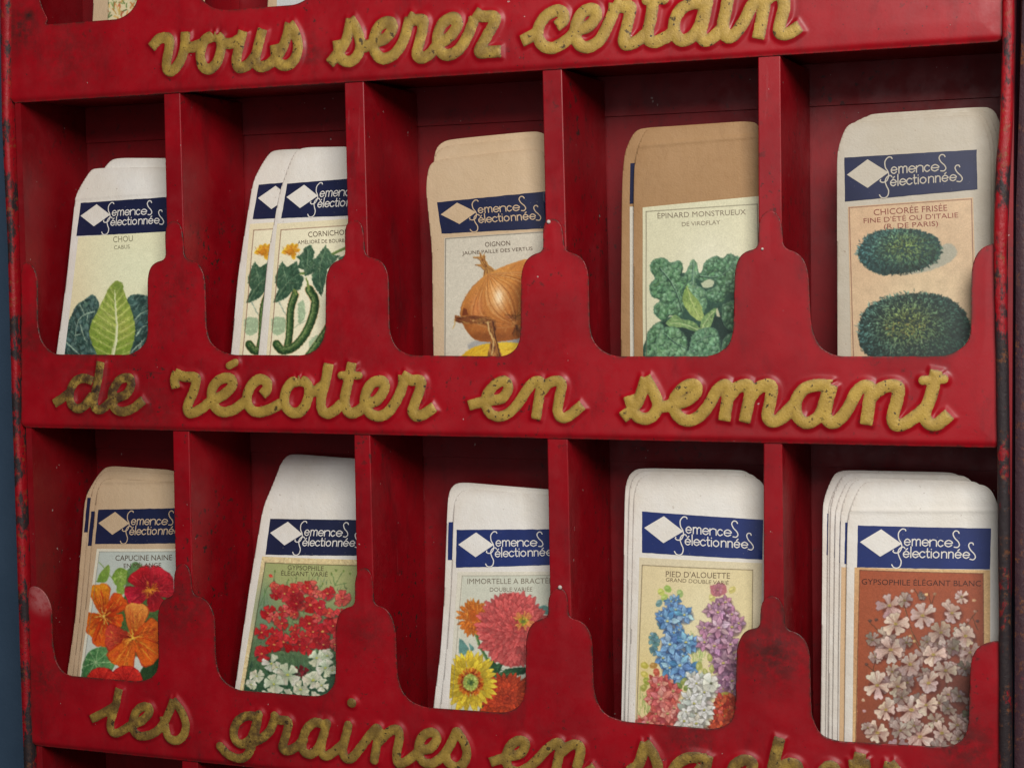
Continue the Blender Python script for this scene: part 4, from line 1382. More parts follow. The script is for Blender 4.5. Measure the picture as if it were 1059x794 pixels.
def pic_gyps_mixed(box):
    cv = Canvas(box, (226, 204, 158))
    T = win(240, 570, 5.223)
    cv.poly(T([(183, 60), (740, 76), (640, 960), (30, 960), (65, 755)]), (166, 172, 118), .5, 1, (46, 78, 56), ((300, 600), (300, 712)))
    cv.glow(272, 630, 14, 30, (110, 140, 120), .7)
    cv.glow(340, 600, 30, 14, (176, 178, 126), .6)
    frame(cv, (275, 581.5), (380, 584.8), (364, 738), (249.5, 738), (70, 60, 40), .8)
    body = T([(190, 150), (640, 150), (600, 960), (60, 960), (110, 500)])
    leaf_strokes(cv, body, 420, 3, 9, .8, [(74, 110, 72), (52, 84, 58), (120, 150, 100), (40, 66, 48), (96, 124, 96)], -1.5, .5, .6)
    leaf_strokes(cv, T([(90, 620), (560, 600), (540, 960), (60, 960)]), 260, 3, 7, 1.0, [(30, 62, 42), (46, 84, 60), (24, 46, 36), (80, 118, 88)], -1.4, .8, .8)
    for v in ([(235, 110), (225, 180)], [(310, 150), (300, 200)], [(560, 180), (545, 120)], [(560, 180), (600, 110)], [(180, 200), (175, 330)], [(200, 180), (150, 300)], [(560, 180), (620, 170)], [(490, 175), (480, 200)]):
        cv.stroke(T(v), .7, .5, (82, 112, 66), .9)
    for (x, y) in ((235, 105), (310, 152), (542, 118), (605, 105), (565, 102), (495, 172), (640, 120)):
        X, Y = T([(x, y)])[0]
        cv.blob(X, Y, .9, 1.4, (110, 130, 70), .95)
    cv.blob(*T([(212, 130)])[0], 1.8, 1.6, (200, 70, 60), 1)
    red, dkr, pk = (186, 40, 44), (116, 18, 26), (214, 98, 88)
    reds = [(245, 200, 8.5, pk), (290, 225, 9, (196, 62, 60)), (370, 200, 7.5, pk), (440, 195, 8, pk), (520, 225, 9.5, (192, 56, 56)), (600, 250, 9.5, pk), (200, 330, 9, red), (225, 350, 7, pk), (330, 300, 9, (170, 30, 36)), (290, 320, 7, (206, 84, 76)), (345, 335, 7, (206, 76, 70)),
            (430, 285, 9.5, (178, 34, 40)), (480, 300, 9, red), (530, 330, 8, (206, 76, 66)), (375, 290, 6, (206, 80, 76)), (275, 385, 8.5, (204, 70, 68)), (165, 435, 8.5, red), (240, 440, 8, (180, 36, 40)), (425, 385, 10.5, red), (465, 355, 7, pk), (495, 430, 11, (178, 34, 42)), (445, 430, 8, red), (285, 485, 11.5, red), (235, 500, 9.5, (196, 50, 48)),
            (165, 550, 9.5, (190, 44, 46)), (410, 510, 9.5, red), (375, 500, 8, (178, 34, 40)), (500, 500, 8, (150, 26, 34)), (340, 470, 7, red), (550, 400, 9, red), (590, 350, 9, (190, 50, 50)), (600, 450, 9, red)]
    for k in range(22):
        x, y = R(135, 620), R(190, 520)
        if x < 320 - (y - 190) * .6 and x < 190:
            continue
        reds.insert(int(rng.integers(len(reds))), (x, y, R(5, 8.5), [(206, 80, 74), (176, 34, 40), (216, 104, 94), (150, 24, 32), (196, 54, 52)][rng.integers(5)]))
    for (x, y, r, c) in reds:
        X, Y = T([(x, y)])[0]
        cv.blob(X + .8, Y + 1.4, r * .75, r * .7, (70, 22, 26), .5, 2)
        small_flower(cv, X, Y, r, int(rng.integers(4, 6)), (np.array(dkr) * .5 + np.array(c) * .5).tolist(), c, (128, 26, 32), (222, 190, 100), R(0, 6), .05, .8, 4, .66)
    for (x, y, r) in ((400, 650, 8), (300, 640, 6), (370, 640, 7)):
        small_flower(cv, *T([(x, y)])[0], r, 4, (80, 14, 20), (112, 22, 30), None, (60, 10, 14), R(0, 6))
    wh, ws = (228, 224, 204), (150, 166, 134)
    for (x, y, r) in ((220, 600, 10), (250, 620, 7), (310, 660, 13), (465, 570, 11), (520, 560, 8), (140, 670, 8), (110, 715, 7), (235, 710, 11), (445, 690, 12.5), (490, 720, 8), (510, 625, 10), (380, 740, 10), (310, 770, 8), (545, 640, 7), (600, 620, 9), (180, 790, 9), (440, 800, 10)):
        X, Y = T([(x, y)])[0]
        cv.blob(X + 1, Y + 1.6, r * .75, r * .65, (20, 44, 34), .6, 2.5)
        small_flower(cv, X, Y, r, int(rng.integers(4, 6)), ws, wh, (120, 142, 116), (190, 190, 90), R(0, 6), .1, .85, 4, .68)
    cv.dabs(6000, (166, 172, 118), 0.3)
    return cv.finish(1.08)


def dahlia(cv, x, y, r, c0, c1, edge, rings=6, n=26, sq=1.0, heart=None, hx=0, hy=0):
    for k in range(rings):
        t = 1 - k / rings
        m = int(n * (.45 + .55 * t))
        for i in range(m):
            a = i * 6.283 / m + k * .37 + R(-.06, .06)
            cx, cy = x + hx * (1 - t), y + hy * (1 - t)
            rr = r * t * R(.9, 1.06)
            q = .45 * rr
            f = R(.82, 1.12)
            petal(cv, cx + q * math.cos(a), cy + q * math.sin(a) * sq, math.atan2(math.sin(a) * sq, math.cos(a)), (rr - q) * (1 if abs(math.cos(a)) > .5 else sq), r * .19 * (.6 + .4 * t),
                  np.array(c0) * f, np.clip(np.array(c1) * f, 0, 255), edge, 1, .25)
    if heart:
        for q in range(40):
            a, d = R(0, 6.28), math.sqrt(rng.random()) * r * .17
            cv.blob(x + hx + d * math.cos(a), y + hy + d * math.sin(a), .7, .7, vary(heart, 20), .9)


def pic_everlasting(box):
    cv = Canvas(box, (222, 216, 198))
    T = win(455, 585, 5.058)
    cv.poly(T([(118, 50), (670, 46), (690, 960), (40, 960), (70, 745), (105, 440)]), (206, 208, 190), .5, 1)
    cv.glow(500, 650, 30, 40, (216, 214, 196), .8)
    frame(cv, (478.3, 595), (588, 594), (588, 755), (466, 755), (130, 126, 108), .6, .8)
    for P in ([(105, 375), (130, 395), (155, 440), (120, 465), (102, 440)], [(155, 400), (185, 430), (165, 440)], [(520, 210), (560, 205), (600, 250), (540, 245)]):
        cv.poly(T(P), (92, 140, 132), .8, .95, smooth=True)
    cv.stroke(T([(190, 345), (215, 420), (262, 500)]), 3.0, 3.0, (70, 108, 62), 1)
    cv.stroke(T([(186, 350), (211, 422), (255, 500)]), .8, .8, (140, 166, 100), .8)
    for P in ([(262, 540), (275, 465), (300, 510), (340, 500), (320, 545), (290, 590)], [(300, 570), (350, 535), (430, 525), (520, 530), (440, 560), (340, 590)], [(210, 760), (230, 710), (270, 700), (320, 720), (330, 780), (220, 790)]):
        cv.poly(T(P), (46, 92, 56), .5, 1, (22, 52, 36), (T(P)[0], T(P)[3]), rough=.5)
        leaf_strokes(cv, T(P), 30, 2, 5, .7, [(90, 140, 84), (22, 50, 34)], -.4, .6, .7)
    dahlia(cv, *T([(180, 270)])[0], 19, (176, 82, 20), (222, 130, 46), (150, 60, 16), 7, 20, 1.1, (190, 90, 24))
    cv.blob(*T([(178, 255)])[0], 5, 6, (186, 88, 26), .9, 1.5)
    for k in range(20):
        x, y = T([(175 + R(-40, 40), 240 + R(-60, 40))])[0]
        cv.stroke([(x, y), (x + R(-1, 1), y - R(2, 5))], .8, .4, vary((232, 154, 62), 14), .7)
    X, Y = T([(385, 330)])[0]
    cv.blob(X, Y, 30, 38, (168, 56, 56), 1, 2)
    dahlia(cv, X, Y, 41, (168, 50, 50), (218, 104, 100), (150, 40, 44), 9, 40, 1.0, (150, 170, 60), 10, -8)
    X2, Y2 = T([(440, 285)])[0]
    for k in range(26):
        a = R(0, 6.28)
        petal(cv, X2 + 4 * math.cos(a), Y2 + 3 * math.sin(a), a, R(5, 8), 2.2, (206, 130, 50), (226, 140, 90), (150, 60, 40), 1, .3)
    for k in range(60):
        a, d = R(0, 6.28), math.sqrt(rng.random())
        cv.blob(X2 + 5 * d * math.cos(a), Y2 + 4 * d * math.sin(a), .8, .6, vary((176, 160, 52), 22), .9)
    cv.blob(X2, Y2 + .6, 2.4, 1.8, (92, 112, 44), .9, 1)
    X, Y = T([(355, 690)])[0]
    cv.blob(X, Y, 22, 22, (140, 40, 20), 1, 2)
    dahlia(cv, X, Y, 30, (140, 34, 16), (206, 74, 34), (110, 24, 12), 7, 30, .95)
    X, Y = T([(165, 605)])[0]
    dahlia(cv, X - 1, Y - 1, 30, (196, 160, 30), (230, 204, 64), (150, 112, 20), 4, 30, 1.12)
    for k in range(150):
        a = R(0, 6.28)
        d0, d1 = R(8.5, 11), R(11.5, 14)
        cv.stroke([(X + d0 * math.cos(a), Y + d0 * math.sin(a) * 1.08), (X + d1 * math.cos(a), Y + d1 * math.sin(a) * 1.08)], 1.2, .7, vary((196, 96, 28), 18), .85)
    for k in range(90):
        a = R(0, 6.28)
        d = R(8, 10)
        cv.blob(X + d * math.cos(a), Y + d * math.sin(a) * 1.08, .8, .8, vary((140, 52, 16), 16), .9)
    cv.blob(X, Y, 8, 8.6, (130, 150, 66), 1, 1)
    for k in range(160):
        a, d = R(0, 6.28), math.sqrt(rng.random()) * 7.6
        cv.blob(X + d * math.cos(a), Y + d * math.sin(a) * 1.08, .7, .7, vary((176, 186, 92) if d > 3.5 else (84, 112, 52), 18), .85)
    cv.blob(X + .3, Y + .3, 1.7, 1.7, (56, 84, 44), .9, .8)
    cv.dabs(5500, (206, 208, 190), 0.28)
    return cv.finish(0.98)


def spike(cv, pts, cols, eye, r0, r1, n, dark):
    n = int(n * 1.15)
    """larkspur: overlapping star florets piled up the stem"""
    P = catmull(pts, 8)
    for k in range(n):
        t = k / (n - 1)
        i = int(t * (len(P) - 1))
        r = r0 + (r1 - r0) * t
        for side in (-1, 1, 0):
            x, y = P[i][0] + side * r * R(.75, 1.05) + R(-1, 1), P[i][1] + R(-2, 2) + (1.5 if side == 0 else 0)
            rr = r * R(.85, 1.15)
            cv.blob(x + .6, y + 1.3, rr * .8, rr * .75, dark, .55, 2.2)
            a0 = R(0, 1)
            for q in range(5):
                a = a0 + q * 1.257 + R(-.2, .2)
                c = vary(cols[rng.integers(len(cols))], 14)
                petal(cv, x, y, a, rr * R(.9, 1.25), rr * .60, np.clip(np.asarray(c) * .62, 0, 255), np.clip(np.asarray(c) * 1.06, 0, 255), np.asarray(dark) * 1.2, 3, .18)
            for q in range(4):
                a = a0 + .6 + q * 1.571 + R(-.2, .2)
                c = np.clip(np.asarray(cols[rng.integers(len(cols))]) * R(1.05, 1.25), 0, 255)
                petal(cv, x, y, a, rr * R(.45, .65), rr * .36, np.asarray(c) * .8, c, np.asarray(dark) * 1.6, 1, .2)
            cv.blob(x, y, 1.0, .9, eye, .9, .6)
            cv.stroke([(x - 1, y + .8), (x + 1, y - .8)], .6, .3, np.asarray(dark) * .7, .7)


def star(cv, x, y, r, cols, dark, eye):
    """one open larkspur bloom: broad pointed petals, a pale inner crown and a yellow bee"""
    cv.blob(x + .8, y + 1.6, r * .8, r * .72, dark, .6, 2.4)
    a0, tilt, sq = R(0, 6), R(0, 3), R(.05, .35)
    for q in range(6):
        a = a0 + q * 1.047 + R(-.2, .2)
        c = vary(cols[rng.integers(len(cols))], 12)
        ln = r * R(.95, 1.25) * (1 - sq * abs(math.cos(a - tilt)))
        petal(cv, x, y, a, ln, r * .55, np.clip(c * .70, 0, 255), np.clip(c * 1.2 + 14, 0, 255), np.asarray(dark) * .9, 6, .1)
    for q in range(4):
        a = a0 + q * 1.571 + R(-.3, .3)
        petal(cv, x, y, a, r * R(.3, .42), r * .3, np.asarray(cols[0]) * .7, np.clip(np.asarray(cols[2]) * 1.2, 0, 255), np.asarray(dark) * 1.3, 1, .3)
    cv.blob(x, y, r * .12, r * .10, eye, .95, .6)
    cv.stroke([(x - 1.2, y + 1), (x + 1.2, y + .8)], .7, .4, np.asarray(dark) * .6, .8)


def pic_larkspur(box):
    cv = Canvas(box, (222, 208, 172))
    T = win(650, 575, 4.366)
    cv.poly(T([(63, 40), (562, 60), (556, 960), (33, 960), (38, 755)]), (226, 208, 160), .5, 1, (228, 212, 156), ((690, 590), (760, 700)))
    cv.glow(725, 640, 22, 50, (234, 222, 178), .8)
    cv.glow(668, 700, 12, 40, (226, 200, 130), .6)
    frame(cv, (664.4, 584), (778.7, 589), (777, 772), (658, 772), (92, 74, 52), .8)
    for k in range(60):
        x, y = T([(R(290, 345), R(380, 520))])[0]
        cv.stroke([(x, y), (x + R(-2, 2), y - R(5, 12))], 1.1, .4, vary((158, 178, 96), 16), .7)
    for k in range(24):
        x, y = T([(R(50, 100), R(640, 760))])[0]
        cv.stroke([(x, y), (x + R(-4, 2), y - R(5, 14))], .9, .4, vary((150, 172, 88), 14), .8)
    buds = [((150, 160), (196, 204, 96)), ((180, 145), (150, 182, 84)), ((235, 165), (160, 186, 110)), ((165, 185), (176, 196, 96)), ((140, 210), (110, 150, 150)), ((470, 150), (206, 192, 110)), ((380, 185), (206, 196, 116)), ((450, 200), (214, 186, 120))]
    for (p, c) in buds:
        X, Y = T([p])[0]
        cv.blob(X, Y, 4.2, 3.2, c, 1, .7, R(0, 3))
        cv.blob(X - .8, Y - .8, 2, 1.3, np.clip(np.array(c) + 30, 0, 255), .8, .8)
        cv.stroke([(X - 3, Y + 2), (X + 2, Y - 1)], .6, .4, np.array(c) * .6, .6)
    for (x, y) in ((120, 385), (118, 425), (150, 300), (115, 360)):
        X, Y = T([(x, y)])[0]
        small_flower(cv, X, Y, 6, 5, (70, 110, 120), (104, 150, 156), (52, 84, 92), (90, 130, 120), R(0, 6), 0, 1, 1)
    blue = [(110, 156, 200), (84, 130, 182), (142, 182, 216), (98, 146, 194)]
    spike(cv, T([(195, 200), (200, 280), (215, 380), (225, 500), (240, 540)]), blue, (222, 214, 120), 5.0, 9.0, 8, (40, 62, 110))
    for (x, y, r) in ((215, 238, 9), (150, 268, 8), (255, 262, 11), (178, 290, 12), (285, 395, 10), (160, 455, 10), (190, 395, 12.5), (262, 385, 11.5), (280, 505, 10), (190, 500, 11), (235, 488, 12.5)):
        star(cv, *T([(x, y)])[0], r, blue, (44, 66, 112), (226, 214, 110))
    pur = [(176, 120, 146), (154, 110, 136), (200, 158, 174), (164, 122, 146)]
    cv.poly(T([(370, 130), (430, 120), (445, 160), (400, 180), (375, 165)]), (190, 112, 118), .7, 1, smooth=True, rough=.6)
    small_flower(cv, *T([(405, 148)])[0], 7.5, 5, (150, 80, 96), (200, 132, 140), (140, 76, 90), (210, 190, 120), .3)
    spike(cv, T([(415, 215), (420, 300), (425, 400), (440, 500), (465, 590)]), pur, (206, 194, 92), 6.0, 9.5, 8, (78, 46, 68))
    for (x, y, r) in ((440, 205, 8), (375, 240, 9), (405, 250, 11), (470, 260, 9), (345, 320, 9), (470, 318, 12), (410, 320, 11), (500, 300, 8), (345, 385, 10), (390, 402, 11.5), (462, 395, 11), (430, 480, 12), (490, 460, 10), (470, 560, 11)):
        star(cv, *T([(x, y)])[0], r, pur, (84, 50, 74), (206, 196, 92))
    for (x, y) in ((370, 455), (378, 505), (325, 490), (350, 520), (318, 495)):
        X, Y = T([(x, y)])[0]
        cv.blob(X, Y, 2.6, 4.4, (166, 170, 86), 1, .7, R(-.6, .6))
        cv.blob(X - .5, Y - .8, 1.1, 2.2, (206, 206, 134), .8, .7)
    for (x, y, c) in ((75, 490, (190, 178, 70)), (75, 530, (200, 186, 84)), (85, 560, (150, 160, 60)), (115, 490, (176, 130, 60)), (130, 520, (190, 84, 60)), (72, 590, (160, 160, 70)), (255, 560, (140, 150, 70)), (230, 580, (110, 130, 60)), (270, 590, (120, 140, 64))):
        X, Y = T([(x, y)])[0]
        cv.blob(X, Y, 4.2, 3.2, c, 1, .8, R(0, 3))
        cv.blob(X - .8, Y - .9, 1.8, 1.2, np.clip(np.array(c) + 34, 0, 255), .8, .8)
    pinks = [(222, 112, 100), (206, 88, 84), (232, 142, 124), (214, 98, 92)]
    spike(cv, T([(145, 555), (155, 620), (165, 690), (150, 780), (120, 830)]), pinks, (190, 190, 110), 7.0, 12, 7, (130, 42, 44))
    spike(cv, T([(80, 735), (100, 780), (130, 860)]), pinks, (206, 150, 110), 6, 8, 4, (130, 42, 44))
    for (x, y, r) in ((110, 635, 9), (205, 605, 10), (140, 575, 11), (150, 640, 12), (210, 680, 10), (180, 705, 11), (90, 745, 9)):
        star(cv, *T([(x, y)])[0], r, pinks, (140, 46, 46), (190, 190, 110))
    org = [(196, 62, 34), (178, 48, 26), (210, 84, 46)]
    cv.blob(*T([(440, 640)])[0], 9, 7, (166, 150, 60), 1, 1.2)
    spike(cv, T([(455, 650), (440, 700), (420, 770), (400, 860)]), org, (206, 170, 70), 8, 11, 6, (96, 24, 16))
    wht = [(222, 218, 204), (206, 206, 192), (232, 228, 216), (196, 198, 186)]
    spike(cv, T([(320, 550), (345, 590), (310, 650), (305, 710), (290, 780), (270, 850)]), wht, (176, 170, 70), 7.5, 11.5, 7, (110, 108, 100))
    for (x, y, r) in ((310, 570, 10), (345, 610, 10), (280, 640, 10), (300, 660, 12), (345, 690, 10), (255, 740, 11), (310, 750, 11)):
        star(cv, *T([(x, y)])[0], r, wht, (112, 110, 102), (180, 176, 80))
    small_flower(cv, *T([(375, 570)])[0], 11, 6, (186, 186, 170), (232, 228, 216), (124, 122, 112), (80, 84, 50), .2, 0, 1, 3)
    cv.dabs(2600, (226, 208, 160), 0.22)
    return cv.finish(0.92)


def pic_gyps_white(box):
    cv = Canvas(box, (216, 178, 128))
    T = win(870, 575, 3.97)
    cv.poly(T([(77, 55), (583, 70), (590, 960), (55, 960), (62, 760)]), (164, 84, 54), .5, 1, (118, 64, 52), ((905, 640), (990, 765)))
    cv.glow(900, 660, 20, 60, (160, 84, 54), .6)
    cv.glow(985, 715, 22, 30, (92, 50, 42), .7)
    frame(cv, (889.4, 589), (1016.9, 592.6), (1018, 790), (884.5, 790), (88, 52, 36), .8)
    cv.mottle(.05, .5, 8)
    for v in ([(262, 200), (290, 300), (330, 390), (420, 500)], [(400, 560), (450, 630), (520, 700)], [(300, 320), (340, 400)], [(560, 220), (500, 300), (430, 420)], [(140, 430), (130, 480)], [(100, 440), (140, 470), (180, 490)], [(300, 130), (330, 180)], [(360, 150), (370, 200)], [(385, 155), (370, 200)], [(110, 260), (150, 300)], [(540, 250), (560, 300)], [(220, 700), (180, 640)], [(470, 240), (410, 330), (390, 420)], [(440, 470), (430, 560)]):
        cv.stroke(T(v), .9, .6, (74, 52, 34), .85)
    for v in ([(262, 205), (290, 300), (330, 385)], [(405, 560), (455, 630), (520, 700)]):
        cv.stroke([(x - .6, y) for x, y in T(v)], .5, .3, (176, 150, 96), .6)
    for (x, y, c) in ((293, 140, (190, 150, 130)), (325, 145, (120, 70, 60)), (350, 155, (222, 184, 130)), (385, 152, (150, 110, 80)), (120, 262, (90, 60, 50)), (145, 258, (90, 60, 50)), (105, 440, (90, 60, 50)), (145, 430, (90, 60, 50)), (190, 468, (90, 60, 50)), (92, 588, (206, 170, 140)), (95, 632, (190, 150, 150)), (160, 645, (200, 160, 140)), (550, 225, (150, 110, 90)), (520, 260, (170, 120, 110)), (560, 265, (80, 50, 44)), (285, 325, (206, 170, 120)), (300, 345, (190, 160, 110)), (545, 180, (200, 160, 120)), (120, 500, (220, 190, 160))):
        X, Y = T([(x, y)])[0]
        cv.blob(X, Y, 1.9, 1.6, c, .95, .6)
        cv.blob(X - .5, Y - .5, .8, .6, np.clip(np.array(c) + 36, 0, 255), .8, .5)
    fl = [(200, 200, 13, 1), (262, 178, 9, .8), (225, 275, 14, 1), (335, 240, 14.5, 1), (455, 230, 13.5, .95), (495, 165, 8, 1), (410, 310, 13, .85), (510, 325, 14, .95), (205, 380, 15, 1), (130, 340, 9, .75), (270, 350, 8, .7), (380, 400, 15, 1), (285, 440, 15, .95), (430, 465, 13, .8), (150, 525, 14, 1), (235, 530, 13, .85), (360, 515, 15, 1), (185, 625, 14, 1), (290, 625, 17, 1.05), (350, 605, 12, 1), (485, 570, 12, .62), (210, 470, 9, .85), (250, 575, 9, .7),
          (150, 720, 14, 1), (110, 700, 9, .85), (325, 735, 17, 1.05), (245, 710, 12, .8), (415, 720, 14, .9), (480, 745, 12, .75), (300, 690, 9, .8), (440, 620, 10, .6), (460, 375, 10, .6), (510, 460, 9, .55), (230, 790, 14, .9), (400, 800, 14, .8), (540, 640, 10, .5), (330, 160, 5, .6)]
    for k in range(34):
        fl.insert(int(rng.integers(12)), (R(110, 540), R(300, 800), R(8, 12), R(.72, .92)))
    for (x, y, r, f) in fl:
        X, Y = T([(x, y)])[0]
        r *= 1.06
        cv.blob(X + 1.2, Y + 2, r * .7, r * .6, (70, 34, 30), .55, 3)
        lil = R(0, 1)
        tip = np.array([238, 218, 196]) * (1 - .45 * lil) + np.array([172, 146, 162]) * .45 * lil
        small_flower(cv, X, Y, r, 5, (158 * f, 118 * f, 104 * f), np.clip(tip * f, 0, 255), (112 * f, 76 * f, 72 * f), (172 * f, 150 * f, 74 * f), R(0, 6), .16, .78, 4, .52)
        cv.stroke([(X, Y), (X + R(-2, 2), Y + R(-2, 2))], .6, .4, (96, 84, 40), .8)
    cv.dabs(4000, (150, 74, 46), 0.2)
    return cv.finish(1.0)


def pic_carrot(box):
    cv = Canvas(box, (222, 206, 160))
    for k in range(160):
        x, y = R(112, 160), R(-40, 26)
        cv.stroke([(x, y), (x + R(-5, 5), y + R(-7, 2))], R(1.2, 2.6), .8, vary([(196, 108, 48), (84, 112, 54), (206, 160, 70), (120, 140, 70), (176, 76, 40)][rng.integers(5)], 14), .85)
    frame(cv, (113, -60), (165, -60), (160, 30), (112.5, 40), (90, 80, 60), .7)
    return cv.finish()


def pic_blue(box):
    cv = Canvas(box, (196, 200, 200))
    return cv.finish()
# ------------------------------------------------------------------ packets


def bil(quad, u, v):
    TL, TR, BR, BL = [np.asarray(q, float) for q in quad]
    u, v = u[:, None], v[:, None]
    return (TL * (1 - u) + TR * u) * (1 - v) + (BL * (1 - u) + BR * u) * v


def to3(pl, xz, lift=0.0):
    y = pl.y(xz[:, 0], xz[:, 1]) - lift
    return np.stack([xz[:, 0], y, xz[:, 1]], 1)


# art-deco band lettering, drawn once in the band's own square, then laid on every band
def band_art():
    def q(pts):
        o = []
        for x, y in pts:
            u = (x - 48) / 935.0
            o.append((u * 3.22, (y - 55 - 20 * u) / 291.0))
        return np.array(o)
    small = {'e': [[(.04, .52), (1, .52), (.93, .80), (.5, 1), (.1, .78), (0, .5), (.1, .2), (.52, 0), (.96, .22)]],
             'm': [[(0, 0), (0, 1)], [(0, .7), (.2, 1), (.45, .9), (.5, .6), (.5, 0)], [(.5, .7), (.7, 1), (.95, .9), (1, .6), (1, 0)]],
             'n': [[(0, 0), (0, 1)], [(0, .7), (.4, 1), (.9, .9), (1, .6), (1, 0)]],
             'c': [[(.95, .82), (.5, 1), (.08, .77), (0, .5), (.08, .23), (.5, 0), (.97, .2)]],
             'l': [[(.5, 0), (.5, 1.75)]], 'i': [[(.5, 0), (.5, 1)], [(.5, 1.38), (.52, 1.4)]],
             't': [[(.35, 1.5), (.35, .25), (.6, 0), (1, .08)], [(0, 1), (1, 1)]],
             'o': [[(.5, 1), (.08, .78), (0, .5), (.08, .22), (.5, 0), (.92, .22), (1, .5), (.92, .78), (.5, 1)]]}
    L = []

    def word(items, y0, slope, xh):
        for ch, xa, xb in items:
            acc = ch == 'é'
            for st in small['e' if acc else ch]:
                pts = [(xa + (xb - xa) * a, y0 + slope * (xa - 380) - b * xh) for a, b in st]
                L.append(catmull(q(pts), 5) if len(pts) > 2 and ch not in 'lit' else q(pts))
            if acc:
                xm = (xa + xb) / 2
                L.append(q([(xm - 2, y0 + slope * (xa - 380) - xh * 1.22), (xm + 9, y0 + slope * (xa - 380) - xh * 1.45)]))
    word([('e', 379, 417), ('m', 433, 490), ('e', 503, 546), ('n', 557, 603), ('c', 614, 650), ('e', 662, 712)], 193, .036, 45)
    word([('é', 373, 411), ('l', 420, 430), ('e', 438, 478), ('c', 487, 525), ('t', 533, 556), ('i', 563, 573), ('o', 582, 622), ('n', 641, 676), ('n', 690, 722), ('é', 736, 776), ('e', 791, 834)], 277, .02, 43)
    for s in ([(386, 90), (380, 80), (358, 79), (336, 105), (338, 145), (355, 175), (360, 205), (345, 238), (318, 246), (300, 236), (303, 226)],
              [(383, 214), (372, 204), (348, 212), (335, 240), (345, 275), (358, 305), (352, 338), (330, 352), (306, 346), (293, 328)],
              [(760, 108), (752, 95), (732, 92), (718, 112), (730, 142), (755, 168), (764, 192), (750, 208), (728, 206)],
              [(862, 190), (856, 178), (838, 178), (829, 196), (842, 226), (868, 254), (878, 278), (864, 296), (840, 292)]):
        L.append(catmull(q(s), 5))
    dia = q([(65, 170), (213, 80), (360, 182), (210, 272)])
    xs, ys = np.linspace(0, 3.22, 560), np.linspace(-.02, 1.02, 190)
    X, Y = np.meshgrid(xs, ys)
    d = stroke_dist(X, Y, L, .06) - .0135
    d = np.minimum(d, poly_sd(X, Y, dia))
    V, Fc = clip_grid(X, Y, d)
    return V[:, 0] / 3.22, V[:, 1], Fc


BU, BV, BF = band_art()


def quad_grid(quad, n, m):
    u, v = np.meshgrid(np.linspace(0, 1, n), np.linspace(0, 1, m))
    px = bil(quad, u.ravel(), v.ravel())
    idx = np.arange(n * m).reshape(m, n)
    Fc = np.stack([idx[:-1, :-1], idx[1:, :-1], idx[1:, 1:], idx[:-1, 1:]], -1).reshape(-1, 4).tolist()
    return px, Fc


def text_shape(s):
    cu = bpy.data.curves.new('caption', 'FONT')
    cu.body = s
    cu.resolution_u = 3
    o = bpy.data.objects.new('caption', cu)
    C.objects.link(o)
    dg = bpy.context.evaluated_depsgraph_get()
    me = o.evaluated_get(dg).to_mesh()
    V = np.array([v.co[:2] for v in me.vertices])
    Fc = [list(p.vertices) for p in me.polygons]
    o.evaluated_get(dg).to_mesh_clear()
    bpy.data.objects.remove(o)
    bpy.data.curves.remove(cu)
    return V, Fc


CAPH = None


def captions(pl, lines, mat, parent, lift):
    global CAPH
    if CAPH is None:
        CAPH = text_shape('H')[0][:, 1].max()
    VV, FF = [], []
    for (s, a, b, cap) in lines:
        V, Fc = text_shape(s)
        a, b = np.array(a, float), np.array(b, float)
        x = (V[:, 0] - V[:, 0].min()) / np.ptp(V[:, 0])
        up = np.array([(b - a)[1], -(b - a)[0]]) / np.hypot(*(b - a))
        px = a + x[:, None] * (b - a) + (V[:, 1] / CAPH * cap)[:, None] * up
        n = len(VV)
        VV += to3(pl, fit(pl, pl.hit(px)), lift).tolist()
        FF += [[n + i for i in f] for f in Fc]
    return mesh_obj('caption', VV, FF, mat, parent, False)


def envelope_outline(pl, left, W, zbot, lead=0.0):
    """left profile measured in the photo (bottom to top) mirrored about the packet's own axis"""
    L = pl.hit(left)
    i = len(left) - 1
    base, sh = L[0], L[2]
    ev = (sh - base) / np.hypot(*(sh - base))
    if lead:
        ev = np.array([math.sin(lead), math.cos(lead)])
    eu = np.array([ev[1], -ev[0]])
    loc = np.stack([(L - base) @ eu, (L - base) @ ev], 1)
    low = [(loc[0, 0], (zbot - base[1]) / ev[1])]
    half = low + loc.tolist()
    full = half + [(W - u, v) for u, v in half[::-1]]
    full = np.array(full)
    # softly rounded flap corners
    full = round_off(full, 0.0042, 4)
    return base + full[:, :1] * eu + full[:, 1:] * ev, base, eu, ev


def make_plane(row, k, bow, base_x, W, seed, y0=0.0135, slope=0.20, twist=0.0, crease=None):
    zu = (0.0383, -0.132, 0.2077)[row]
    pl = Plane(y0 + 0.00175 * k, slope, zu, twist, base_x)
    xc, hw = base_x + W / 2, W / 2

    def bulge(x, z):
        u = (x - xc) / hw
        v = np.clip((z - zu) / 0.11, -.4, 1.2)
        r = -bow * (1 - np.minimum(u * u, 1.2)) * (1 - .45 * v)
        r = r + 0.0012 * np.clip(v - .72, 0, 1) ** 2 * 6
        r = r + 0.0013 * (fbm(x * 24 + seed * 3.1, z * 16, seed, 2) - .5)
        if crease:
            # the folded flap
            zc = crease + 0.0012 * u
            r = r - 0.00050 * np.exp(-((z - zc) / 0.0008) ** 2) + 0.0012 * np.clip((z - zc) / 0.02, 0, 1)
        return r
    pl.bulge = bulge
    return pl


def fit(pl, xz):
    """printing stops at the paper's right-hand edge"""
    base, eu, ev, W = pl.axis
    r = xz - base
    u, v = r @ eu, r @ ev
    u = np.minimum(u, W - 0.0015)
    return base + u[:, None] * eu + v[:, None] * ev


